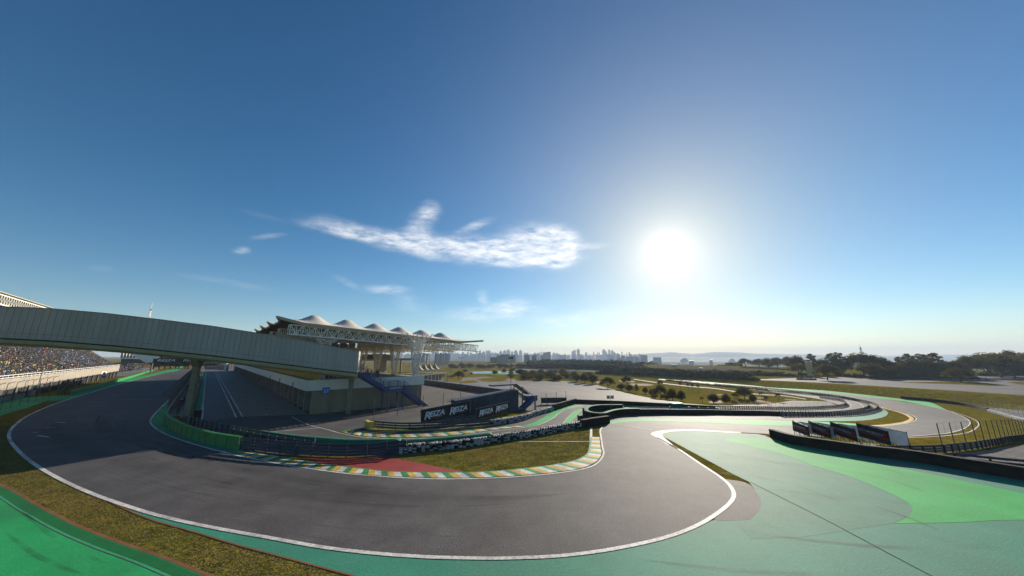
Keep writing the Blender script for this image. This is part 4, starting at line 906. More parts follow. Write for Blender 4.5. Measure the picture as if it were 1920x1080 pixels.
def add_crowd():
    rr = random.Random(11); V = []; Fc = []; K = []
    pal = [(.010, .011, .014)] * 11 + [(.03, .04, .08)] * 4 + [(.05, .045, .04)] * 3 + [(.10, .09, .08)] * 2 + [(.34, .32, .30)] * 2 + [(.30, .03, .02), (.25, .10, .02), (.10, .22, .45), (.08, .05, .03), (.03, .10, .05)]
    def person(p, sc, col, wide):
        o = len(V); r = .24 * wide
        for z, k in ((0, .8), (.55, 1.0), (.78, .55)):
            for a in range(4): t = a * math.pi / 2 + .78; V.append((p.x + math.cos(t) * r * k, p.y + math.sin(t) * r * k, p.z + z * sc))
        for z, k in ((.80, .11), (.93, .13), (1.04, .06)):
            for a in range(4): t = a * math.pi / 2; V.append((p.x + math.cos(t) * k, p.y + math.sin(t) * k, p.z + z * sc))
        for b in (0, 4, 12, 16):
            for a in range(4): Fc.append((o + b + a, o + b + (a + 1) % 4, o + b + 4 + (a + 1) % 4, o + b + 4 + a))
        Fc.append((o + 8, o + 9, o + 10, o + 11)); Fc.append((o + 20, o + 21, o + 22, o + 23))
        sk = rr.choice([(.20, .12, .08), (.02, .015, .012), (.02, .015, .012), (.03, .02, .015)])
        K.extend([col] * 8 + [sk] * 8 + [col] + [sk])
    for k in range(20):
        for u in [100 + .62 * i for i in range(305)]:
            if rr.random() < .17: continue
            u += rr.uniform(-.2, .2); s = -36.75 - k * .72; z = 4.6 + k * .56
            reg = math.sin(u * .055 + 1) + math.sin(k * .35 + u * .02)
            col = rr.choice(pal)
            if rr.random() < .10 and reg > .9: col = (.14, .30, .55)
            if rr.random() < .12 and reg < -1.0: col = (.50, .42, .10)
            person(us(u, s, z + rr.uniform(0, .05)), rr.uniform(1.0, 1.5), col, rr.uniform(.8, 1.1))
    for i in range(700):                                     # spectators further up the straight
        u = rr.uniform(300, 420); s = -35 - rr.random() ** .8 * 9; z = 1.5 + (-35 - s) * .45 + max(0, (u - 330) * .02)
        person(us(u, s, z), rr.uniform(1.2, 1.6), rr.choice(pal), 1)
    me = bpy.data.meshes.new('spectator_crowd'); me.from_pydata(V, [], Fc); me.update()
    at = me.attributes.new('tint', 'FLOAT_COLOR', 'FACE'); at.data.foreach_set('color', [c for k in K for c in (*k, 1)])
    me.materials.append(MT['crowd']); o = bpy.data.objects.new('spectator_crowd', me); C.objects.link(o); o['kind'] = 'stuff'
    tag(o, 'dense crowd of spectators filling the grandstand left of the straight', 'crowd')
add_crowd()

# ---------------------------------------------------------------- walls and rails beside the track
def rail(name, path, label, cat='guardrail', rows=(.32, .62, .92), post=2.0, h=.24, m='steel', group=None, back=.12, pm='steel', ph=None, every=None):
    root = thing(name, path[0], label, cat, group)
    for z in rows:                                           # folded beam
        b = MB(); b.sweep(path, [(0, z - h / 2), (.05, z - h / 4), (0, z), (.05, z + h / 4), (0, z + h / 2), (-.03, z + h / 2), (-.03, z - h / 2)]); b.build('rail_beam', MT[m], root)
    n = min(98, max(2, int(plen(path) / post))); pp = resample(path, n); A, B = sides(pp, -back * 2)
    for p, a in zip(pp, A):
        q = lerp3(p, a, .75); b = MB(); b.beam(q - Z * .05, q + Z * ((ph or rows[-1] + h / 2 + .03)), .12, .14); b.build('post', MT[pm], root)
    return root
def wall(name, path, label, hgt, th, m, cat='wall', group=None, capm=None, joint=0, jm='dark'):
    root = thing(name, path[0], label, cat, group)
    b = MB(); b.sweep(path, [(-th / 2, -.1), (th / 2, -.1), (th / 2, hgt), (-th / 2, hgt)]); b.build('wall_body', MT[m], root)
    if capm: b = MB(); b.sweep(path, [(-th / 2 - .06, hgt + .004), (th / 2 + .06, hgt + .004), (th / 2 + .04, hgt + .07), (0, hgt + .11), (-th / 2 - .04, hgt + .07)]); b.build('capping', MT[capm], root)
    if joint:
        pp = resample(path, max(2, int(plen(path) / joint))); A, B = sides(pp, -th / 2 - .012, th / 2 + .012); b = MB()
        for p, q in zip(A, B): b.beam(lerp3(p, q, 0) + Z * .0, p + Z * (hgt - .03), .05, .02); b.beam(q, q + Z * (hgt - .03), .05, .02)
        b.build('joints', MT[jm], root)
    return root
def tyres(name, path, label, rows=3, wfrac=.5, seed=1, group=None, r=.25, cat='tyre wall'):
    rr = random.Random(seed); root = thing(name, path[0], label, cat, group); n = max(2, int(plen(path) / (2 * r * .98))); pp = resample(path, n)
    m = MB(); K = 12
    def tyre(p, z, mi):
        th = .165; prof = [(r * .52, z + .02), (r * .9, z), (r, z + th * .3), (r, z + th * .7), (r * .9, z + th), (r * .52, z + th - .02)]; vs = []
        for a in range(K):
            t = 2 * math.pi * a / K; vs += [(p.x + math.cos(t) * q, p.y + math.sin(t) * q, p.z + zz) for q, zz in prof]
        nn = len(prof); m.add(vs, [(a * nn + i, a * nn + i + 1, ((a + 1) % K) * nn + i + 1, ((a + 1) % K) * nn + i) for a in range(K) for i in range(nn - 1)], mi)
    for i, p in enumerate(pp):
        for d in range(2):
            dd = pp[min(i + 1, n)] - pp[max(i - 1, 0)]; dd.z = 0; dd.normalize(); q = p + Vector((-dd.y, dd.x, 0)) * (d * r * 1.9)
            for k in range(rows * 2 + 1):
                tyre(q + Vector((rr.uniform(-.04, .04), rr.uniform(-.04, .04), 0)), k * .172, 1 if rr.random() < wfrac else 0)
    o = m.build('stacked_tyres', [MT['tyreb'], MT['tyrew']], root, True); o['kind'] = 'stuff'
    return root
def fence(name, path, label, hgt, post=3, z0=0, m='darksteel', bend=0, wires=8, group=None, pr=.05, side=1, cat='fence', mesh=1.2):
    root = thing(name, path[0], label, cat, group); n = min(98, max(2, int(plen(path) / post))); pp = resample(path, n)
    A, B = sides(pp, side * .01, side * bend); w = MB()
    for p, q in zip(pp, B):
        b = MB(); b.tube(p + Z * z0, p + Z * (hgt - bend * .4), pr, 6)
        if bend:
            t1 = lerp3(p, q, .35) + Z * (hgt - bend * .1); b.tube(p + Z * (hgt - bend * .4), t1, pr, 6); b.tube(t1, q + Z * (hgt + bend * .12), pr, 6)
        b.build('post', MT[m], root)
    fine = resample(path, n * max(1, int(post / mesh)))
    for k in range(wires):
        z = z0 + .1 + (hgt - bend * .4 - z0 - .12) * k / (wires - 1)
        for a, b in zip(pp, pp[1:]): w.tube(a + Z * z, b + Z * z, .010, 3, cap=False)
    for p in fine: w.tube(p + Z * z0, p + Z * (hgt - bend * .4), .008, 3, cap=False)
    if bend:
        for k in range(3):
            for (a, b, c, d) in zip(pp, pp[1:], B, B[1:]): w.tube(lerp3(a, c, .3 + .35 * k) + Z * (hgt - bend * .1 + k * .1 * bend), lerp3(b, d, .3 + .35 * k) + Z * (hgt - bend * .1 + k * .1 * bend), .010, 3, cap=False)
    w.build('wire_mesh', MT[m], root)
    return root
# left of the straight
gwl = [us(u, -27.6 + max(0, (u - 260)) * -.012) for u in range(158, 372, 6)]
wall('trackside_wall', gwl, 'long green wall under the catch fence left of the straight', 1.15, .4, 'wgreen', capm='wgreen')
fence('catch_fence', [us(u, -27.75) for u in range(158, 300, 3)], 'curved-top catch fence on the green wall left of the straight', 4.6, 3.0, 1.26, bend=1.3, wires=10, side=1)
fence('catch_fence', [us(u, -30.2) for u in range(96, 156, 3)], 'grey catch fence posts in front of the left grandstand wall', 5.6, 4.5, 0, bend=.9, wires=7)
wall('low_wall', GP([(-70, 768), (0, 754), (44, 745)], .8), 'low dark concrete wall at the left edge beside green tarmac', 1.1, .3, 'garage', capm='cream')
wall('low_wall', GP([(46, 744), (64, 741.5)], .8), 'short cream concrete wall beside the lamp post at left', 1.5, .3, 'cream')
def lamp_post(px, py, top, label, heads=1, r=.11):
    p = G(px, py); q = WALL(top[0], top[1], p, p + Vector((p.y, -p.x, 0))); root = thing('lamp_post', p, label, 'lamp post')
    m = MB(); m.tube(p, Vector((p.x, p.y, q.z)), r, 8, r * .6); m.build('mast', MT['steel'], root)
    for k in range(heads):
        m = MB(); d = Vector((1 if k % 2 == 0 else -1, .2, 0)); m.beam(Vector((p.x, p.y, q.z)), Vector((p.x, p.y, q.z)) + d * (.3 if heads > 2 else .5), .07, .07)
        m.box(Vector((p.x, p.y, q.z)) + d * (.4 if heads > 2 else .7) + Z * (.0 if heads < 3 else .35 * (k // 2)), (.55, .4, .3), .2, 0); m.build('lamp_head', MT['darksteel'], root)
    return root
lamp_post(66, 743, (83, 683), 'dark leaning-looking lamp mast before the left grandstand', 1)
lamp_post(1146, 770, (1144, 746), 'slim floodlight pole inside the dark hairpin barrier', 4, .06)
lamp_post(958, 735, (957.5, 672), 'tall thin floodlight mast behind the dark blue walkway', 4, .12)
lamp_post(864, 722, (862, 671), 'tall thin floodlight mast beside the blue fence and dark round tree', 2, .12)
def kiosk():
    p = G(108, 741); d = (G(122, 740.5) - p).normalized(); root = thing('steel_gantry', p, 'open dark steel frame hut at the end of the green wall', 'frame')
    n = Vector((d.y, -d.x, 0)); L = (G(122, 740.5) - p).length; m = MB()
    for a in (0, L * .3, L * .8, L):
        for b in (0, -1.6): m.beam(p + d * a + n * b, p + d * a + n * b + Z * 3.6, .1, .1)
    for b in (0, -1.6): m.beam(p + n * b + Z * 3.6, p + d * L + n * b + Z * 3.6, .12, .12)
    m.build('frame', MT['darksteel'], root); m = MB(); m.box(p + d * L * .5 + Z * 1.9 - n * .4, (L * .5, .1, 1.3), math.atan2(d.y, d.x)); m.build('panel', MT['hgreen'], root)
kiosk()
for k, (x, y0, y1) in enumerate(((194, 697, 703), (193.5, 704, 710))):
    P = us(205, -28); a = WALL(x - 5, y1, P, P + UD); b = WALL(x + 5, y1 - 1, P, P + UD); t = WALL(x - 5, y0, P, P + UD)
    root = thing('signal_board', a, ('upper' if k == 0 else 'lower') + ' pale signal board hung on the left catch fence', 'board')
    hh = t.z - a.z; m = MB(); m.plate([a, b, b + Z * hh, a + Z * hh], .12); m.build('face', MT['fascia'], root); m = MB(); m.plate([a + (b - a) * .2 + Z * hh * .3, a + (b - a) * .8 + Z * hh * .3, a + (b - a) * .8 + Z * hh * .7, a + (b - a) * .2 + Z * hh * .7], .2); m.build('screen', MT['dark'], root)

# the pit wall island
sA, sB = G(314, 778).dot(ND), G(354, 794).dot(ND)
uW = G(318, 778).dot(UD)
sheet('pit_wall_floor', [[us(uW - 3, sA), us(330, sA), us(330, sB), us(uB := G(354, 794).dot(UD), sB), us(uW - 3, (sA + sB) / 2)]], MT['concrete'], .04)
wall('pit_wall', [us(u, sA) for u in range(int(uW), 330, 6)], 'cream concrete pit wall facing the straight, under the leaning fence', 1.25, .22, 'cream')
wall('pit_wall', [us(u, sB) for u in range(int(uB), 330, 6)], 'pale speckled pit wall beside the pit lane', 1.15, .22, 'concrete', joint=2.4, jm='tyrew')
fence('catch_fence', [us(u, sA - .15) for u in range(int(uW), 300, 3)], 'dense leaning catch fence along the pit wall', 4.0, 2.4, 1.25, 'steel', bend=1.1, wires=12, side=-1, pr=.06, mesh=.6)
gw = GP([(309, 790), (313, 797), (330, 809), (351, 819), (375, 827), (399, 834), (448, 842.5)], .8)
wall('barrier_wall', gw, 'bright green curved barrier wall at the pit wall end', 1.36, .36, 'wgreen', capm='wgreen', joint=2.2)
b = MB(); p = G(369, 786); root = thing('pit_board', p, 'black upright box standing on the green verge of the pit lane', 'box')
b.box(p + Z * .75, (.95, .5, 1.5), .9); b.build('body', MT['black'], root); b = MB(); b.box(p + Z * 1.53, (1.0, .55, .06), .9); b.build('lid', MT['darksteel'], root)

# guardrails and tyre walls at the inside of the corner
rail('guardrail', GP([(357, 799), (399, 811), (455, 824), (530, 838), (589, 846)], .8), 'dark post-and-rail guardrail behind the green barrier wall', rows=(.55, .95, 1.35), post=1.6, m='navy', pm='darksteel')
rail('guardrail', GP([(452, 842.5), (520, 850), (590, 855), (657, 857), (727, 852), (760, 849.5)], .8), 'four-beam dark blue guardrail above the red run-off', rows=(.2, .55, .9, 1.25), post=2.0, m='navy', h=.26, pm='darksteel')
tyres('tyre_wall', GP([(752, 850), (790, 846.5), (865, 839), (940, 827.5), (1015, 815.5), (1060, 806.5), (1092, 801)], .8), 'black and white tyre wall along the infield grass edge', 2, .5, 3)
def padded(path, label):
    root = thing('padded_barrier', path[0], label, 'barrier'); b = MB(); b.sweep(path, [(-.5, 0), (.5, 0), (.5, .49), (-.5, .49)]); b.build('belt', MT['black'], root)
    b = MB(); b.sweep(path, [(-.56, .50), (.56, .50), (.60, .86), (.42, 1.02), (0, 1.08), (-.42, 1.02), (-.60, .86)]); b.build('green_cover', MT['hgreen'], root, True)
padded(GP([(446, 817), (458, 820), (545, 832), (600, 837), (657, 841), (749, 840)], .8), 'long dark green padded barrier beside the pit exit road')
padded(GP([(751, 842.5), (800, 839.5), (860, 834), (921, 827)], .8), 'shorter green padded barrier in front of the tyre wall')
wall('end_barrier', GP([(1091, 801.5), (1115, 797), (1141, 793)], .8), 'short black barrier at the end of the tyre wall', 1.15, .7, 'black')
rail('guardrail', GP([(697, 803), (765, 807), (865, 802), (926, 797)], .8), 'dark guardrail with yellow foot behind the striped kerb', rows=(.3, .65, 1.0), post=2.0, m='navy', pm='darksteel')
b = GP([(690, 806), (765, 808.5), (865, 803.5), (926, 798)], .8); wall('rail_plinth', b, 'low yellow plinth under the dark guardrail', .16, .2, 'yellow')
wall('rail_end', GP([(686, 801), (692, 805), (698, 804)], .3), 'rounded yellow end block of the dark guardrail', 1.1, .5, 'yellow')
tyres('tyre_wall', GP([(922, 797.5), (950, 794), (985, 787), (1010, 778.5), (1040, 769.5)], .8), 'white tyre wall curving beside the bright green verge', 2, .7, 5)
wall('end_barrier', GP([(1038, 770), (1060, 763), (1079, 757)], .8), 'short black barrier at the far end of the white tyre wall', 1.2, .7, 'black')
wall('yard_barrier', GP([(1071, 756), (1147, 758.7), (1247, 763.5), (1297, 766.2), (1340, 768.5)], .8), 'long straight black barrier along the grey yard', .95, .6, 'black')
wall('hairpin_barrier', GP([(1167, 769.3), (1140, 769.5), (1122, 770), (1106, 773), (1099, 778), (1102, 783), (1116, 786.5), (1132, 787), (1147, 782), (1166, 778.5), (1198, 777.3)], .7), 'dark green topped barrier bent into a hairpin', 1.1, .7, 'black', capm='hgreen')
wall('road_barrier', GP([(1197, 777.3), (1297, 777.5), (1380, 778.3), (1463, 780)], .8), 'long low black barrier beyond the pale green verge', 1.0, .6, 'black')
def board_row():
    path = GP([(1170, 772), (1230, 773.5), (1345, 775)], .8); r = rail('board_rail', path, 'dark rail with a row of small white boards behind the black barrier', rows=(.4, 1.0), post=2.4, m='hgreen', pm='darksteel')
    pp = resample(path, 40); b = MB()
    for p, q in zip(pp[2:30], pp[3:31]): b.plate([lerp3(p, q, .15) + Z * .55 + Vector((0, -.15, 0)), lerp3(p, q, .8) + Z * .55 + Vector((0, -.15, 0)), lerp3(p, q, .8) + Z * .95 + Vector((0, -.15, 0)), lerp3(p, q, .15) + Z * .95 + Vector((0, -.15, 0))], .03)
    b.build('white_boards', MT['fascia'], r)
board_row()
rail('guardrail', GP([(1462, 781), (1540, 780), (1590, 776), (1620, 770.5), (1630, 765), (1624, 758.5), (1602, 751.5), (1565, 746), (1515, 740.5), (1440, 734.5)], 1.2), 'dark guardrail looping round the service road, middle of three', rows=(.3, .62, .95), post=1.5, m='darksteel', pm='darksteel', ph=1.25, group=None)
rail('guardrail', GP([(1466, 782.5), (1590, 780.5), (1630, 775.5), (1647, 767.5), (1641, 761), (1625, 756), (1605, 751.8), (1565, 744.5), (1500, 736.5), (1420, 728.5), (1340, 722)], 1.2), 'outermost dark guardrail of the service road loop', rows=(.3, .62, .95), post=1.8, m='darksteel', pm='darksteel', ph=1.25)
rail('guardrail', GP([(1340, 770), (1440, 769.5), (1540, 767.5), (1575, 764.5), (1587, 760), (1575, 752.5), (1537, 747)], 1.2), 'innermost dark guardrail of the service road loop', rows=(.3, .62, .95), post=1.5, m='darksteel', pm='darksteel', ph=1.25)
fence('wire_fence', GP([(1370, 766), (1460, 765), (1550, 762)], 1.2), 'thin wire fence between the yard and the looping road', 1.9, 3.0, 0, 'steel', wires=5, pr=.03)
# right edge: black wall, fences, guardrails, white tyres
blk = GP([(1448, 820.5), (1485, 832), (1565, 845), (1640, 856.5), (1680, 860.5), (1740, 869.5), (1800, 880), (1867, 891), (1920, 900), (1990, 913)], .8)
wall('runoff_barrier', blk, 'long black barrier along the green run-off on the right', 1.12, .6, 'black')
rail('guardrail', GP([(1640, 853), (1680, 852), (1730, 851), (1770, 849.5), (1805, 845.5), (1842, 840.5), (1880, 833), (1920, 825.5), (1980, 812)], .8), 'dark guardrail under the tall fence posts at right', rows=(.25, .52, .8), post=1.6, m='navy', pm='darksteel')
fence('fence', GP([(1770, 849.3), (1805, 845.3), (1842, 840.3), (1880, 833), (1920, 825.3), (1980, 812)], .8), 'tall fence of dark posts behind the black barrier at right', 3.3, 2.9, 0, 'navy', wires=6, pr=.052)
rail('guardrail', GP([(1792, 865), (1850, 872), (1920, 879), (1990, 885)], .8), 'double dark guardrail close behind the black barrier, lower right', rows=(.35, .75), post=2.2, m='navy', pm='darksteel')
wall('embankment_barrier', GP([(1690, 747.5), (1740, 752), (1790, 758), (1830, 765.5), (1853, 771.5)], 1), 'black barrier at the foot of the grass bank on the right', 1.2, .6, 'black')
tyres('tyre_wall', GP([(1853, 772), (1885, 781), (1920, 791), (1975, 806)], .8), 'bright white tyre wall at the right edge', 2, .93, 9)
fence('fence', GP([(1796, 756.5), (1830, 761), (1860, 766.5), (1890, 773), (1920, 780), (1980, 796)], 1), 'leaning grey fence above the white tyre wall', 3.2, 3.0, 0, 'steel', wires=6, pr=.045)

# ---------------------------------------------------------------- banners
def swoosh(root, c, ex, up, nn, w, h, m):
    b = MB(); n = 14; o, i = [], []
    for k in range(n + 1):
        t = math.pi * (1.05 + .80 * k / n); wv = math.sin(math.pi * k / n) ** .8 * .34 + .02
        o.append(c + ex * (math.cos(t) * w) + up * (math.sin(t) * h) + nn * .05); i.append(c + ex * (math.cos(t) * w * (1 - wv * .6)) + up * (math.sin(t) * h * (1 - wv)) + nn * .05)
    b.add(o + i, [(k, k + 1, n + 2 + k, n + 1 + k) for k in range(n)])
    o, i = [], []
    for k in range(n + 1):
        t = math.pi * (.12 + .28 * k / n); wv = math.sin(math.pi * k / n) * .2 + .02
        o.append(c + ex * (math.cos(t) * w) + up * (math.sin(t) * h) + nn * .05); i.append(c + ex * (math.cos(t) * w * (1 - wv)) + up * (math.sin(t) * h * (1 - wv)) + nn * .05)
    b.add(o + i, [(k, k + 1, n + 2 + k, n + 1 + k) for k in range(n)])
    b.build('red_swoosh', m, root)
def logo(root, x0, x1, bl, ex, up, nn, hgt):
    w = x1 - x0
    swoosh(root, bl + ex * (x0 + w * .52) + up * hgt * .46, ex, up, nn, w * .36, hgt * .34, MT['logored'])
    text_into(root, 'R', bl + ex * x0 + up * hgt * .20 + nn * .06, ex, up, hgt * .58, MT['lettering'], shear=.3, width=w * .30, bold=.02)
    text_into(root, 'EIZA', bl + ex * (x0 + w * .25) + up * hgt * .34 + nn * .06, ex, up, hgt * .42, MT['lettering'], shear=.3, width=w * .75, bold=.025)
    text_into(root, 'STUDIOS', bl + ex * (x0 + w * .56) + up * hgt * .24 + nn * .06, ex, up, hgt * .07, MT['letterdim'], shear=.2, width=w * .34)
def reiza(TL, TR, BR_, BL_, P, Q, label, logos, frame=True):
    tl, tr, br, bl = [WALL(*p, P, Q) for p in (TL, TR, BR_, BL_)]
    ex = (br - bl).normalized(); nn = ex.cross(Z).normalized(); up = nn.cross(ex).normalized()
    root = thing('advertising_banner', Vector((bl.x, bl.y, hz(bl.x, bl.y))), label, 'banner')
    b = MB(); b.plate([bl, br, tr, tl], .1, n=nn); b.build('panel', MT['banner'], root)
    L = (br - bl).length; hgt = (tl - bl).length
    b = MB()
    for a, c in ((bl, br), (br, tr), (tr, tl), (tl, bl)): b.beam(a - nn * .02, c - nn * .02, .08, .08)
    b.build('frame', MT['steel'], root)
    if frame:
        for k in range(4):
            f = .06 + .88 * k / 3; t = lerp3(tl, tr, f) - nn * .12; g = Vector((t.x, t.y, hz(t.x, t.y))); k2 = g - nn * 1.6; b = MB(); b.tube(g, t, .05, 6); b.tube(k2, lerp3(g, t, .9), .04, 6); b.tube(lerp3(g, t, .35), k2 , .03, 5); b.build('leg', MT['steel'], root)
    for a, c in logos: logo(root, a * L, c * L, bl, ex, up, nn, hgt)
    return root
reiza((789, 769), (882.5, 751), (881.5, 775), (789.5, 793.5), G(790, 799), G(883, 789), 'black banner with two white logos beside the corner, nearer of two', ((.06, .46), (.56, .94)))
reiza((891.5, 767), (955.5, 753), (954.5, 770), (891, 787.5), G(891, 794), G(956, 783), 'black banner with two white logos before the blue walkway, farther of two', ((.10, .50), (.58, .96)))
def small_rocks():
    P = [(712, 803), (722, 791), (760, 783), (790, 777), (850, 781), (900, 788), (925, 794), (900, 797.5), (860, 800), (770, 805)]
    sheet('gravel_bank', [GP(P, 1, False)], MT['gravel'], .018)
    sheet('grass_bank', [GP([(694, 800), (712, 793), (735, 790), (800, 800), (884, 790), (905, 776), (980, 769), (1003, 771), (988, 783), (930, 796), (860, 800), (770, 805), (705, 803)], 1, False)], MT['grass'], .017)
small_rocks()
def gantry():
    P = us(322, -25); d = ND
    tl = WALL(286, 672.5, us(330, -20), us(330, 0)); root = thing('start_gantry', us(330, -24), 'black gantry over the straight carrying two white logos', 'gantry')
    P, Q = us(330, -24), us(330, -2)
    bl = WALL(286, 679.8, P, Q); br = WALL(377, 679.8, P, Q); tl = WALL(286, 672.4, P, Q)
    ex = ND.copy(); h = tl.z - bl.z; L = (br - bl).dot(ex); nn = -UD; b = MB(); b.plate([bl, bl + ex * L, bl + ex * L + Z * h, bl + Z * h], .8, n=nn); b.build('beam', MT['banner'], root)
    for a in (.03, L - .03):
        b = MB(); p = bl + ex * a; b.beam(Vector((p.x, p.y, 0)), p, .7, .7); b.build('leg', MT['darksteel'], root)
    for a, c in ((.08, .44), (.60, .96)):
        text_into(root, 'REIZA', bl + ex * L * a + Z * h * .25 + nn * .45, ex, Z, h * .58, MT['lettering'], shear=.3, width=L * (c - a), bold=.02)
        swoosh(root, bl + ex * L * (a + c) / 2 + Z * h * .5 + nn * .42, ex, Z, nn, L * .10, h * .42, MT['logored'])
gantry()
def ad_board(TL, TR, BR_, BL_, P, Q, label, wdt):
    tl, tr, br, bl = [WALL(*p, P, Q) for p in (TL, TR, BR_, BL_)]
    ex = Vector((br.x - bl.x, br.y - bl.y, 0)).normalized(); nn = ex.cross(Z).normalized()
    root = thing('ad_board', Vector((bl.x, bl.y, hz(bl.x, bl.y))), label, 'sign board', 'row of four angled sign boards')
    b = MB(); b.plate([bl, br, tr, tl], .1, n=nn); b.build('panel', MT['banner'], root)
    def at(fx, fy): return lerp3(lerp3(bl, br, fx), lerp3(tl, tr, fx), fy) + nn * .06
    exs = (br - bl).normalized(); ups = (tl - bl).normalized(); L = (br - bl).length; H = (tl - bl).length
    text_into(root, 'AUTOMOBILISTA', at(.06, .50), exs, ups, H * .19, MT['letterdim'], shear=.15, width=L * .76, bold=.01)
    b = MB(); q = [at(.04, .36), at(.97, .36), at(.97, .44), at(.04, .44)]; b.plate(q, .03, n=nn); b.build('red_line', MT['logored2'], root)
    b = MB(); b.plate([at(.845, .447), at(.97, .447), at(.97, .76), at(.845, .76)], .03, n=nn); nb = b.build('number_box', MT['logored2'], root)
    text_into(root, '2', at(.87, .49) + nn * .03, exs, ups, H * .22, MT['banner'], 'number', 0, width=L * .075)
    # pale rear sheet of the V and its scaffold
    back = [tr - nn * .15, tl - nn * .15]; ang = nn * -1
    r0 = lerp3(bl, br, .28) - nn * .35; r1 = r0 + exs * L * .95 - nn * wdt
    hh = H * 1.02; b = MB(); b.plate([r0, r1, r1 + Z * hh, r0 + Z * hh], .05); b.build('rear_sheet', MT['sheetw'], root)
    b = MB()
    for (a, c) in ((bl, tl), (br, tr), (r1, r1 + Z * hh), (lerp3(bl, br, .33), lerp3(tl, tr, .33)), (lerp3(bl, br, .66), lerp3(tl, tr, .66)), (lerp3(r0, r1, .6), lerp3(r0, r1, .6) + Z * hh)):
        a = a - nn * .09; c = c - nn * .09; g = Vector((a.x, a.y, hz(a.x, a.y))); b.tube(g, c + Z * .12, .035, 5); b.tube(Vector((a.x + exs.x * .9, a.y + exs.y * .9, hz(a.x, a.y))), a + Z * .1, .025, 5); b.tube(Vector((a.x - nn.x * .8, a.y - nn.y * .8, hz(a.x, a.y))), a + Z * .5, .025, 5)
    b.tube(r1 + Z * .02 - nn * .1, lerp3(r0, r1, .55) + Z * hh - nn * .1, .03, 5); b.tube(lerp3(r0, r1, .55) - nn * .1, r1 + Z * hh - nn * .1, .03, 5)
    for a, c in ((tl, tr), (bl, br), (r0 + Z * hh, r1 + Z * hh)): b.tube(a - nn * .09, c - nn * .09, .03, 5)
    b.build('scaffold', MT['darksteel'], root)
ad_board((1485.6, 788.8), (1514.4, 800), (1517.5, 818), (1487.5, 807), G(1489, 817), G(1518, 826), 'leftmost and smallest black sign board of the row of four', 2.2)
ad_board((1515.6, 789.4), (1553.8, 801), (1557.5, 822.5), (1518.8, 808.8), G(1520, 822), G(1559, 832), 'second black sign board from the left in the row of four', 2.2)
ad_board((1556, 791), (1602.5, 805.6), (1607.8, 828.5), (1560, 812.5), G(1562, 829), G(1609, 838), 'third black sign board from the left in the row of four', 2.2)
ad_board((1605.6, 793), (1664, 809), (1670, 835.6), (1609, 817), G(1611, 834), G(1673, 846), 'rightmost and largest black sign board, pale sheet showing behind it', 1.6)

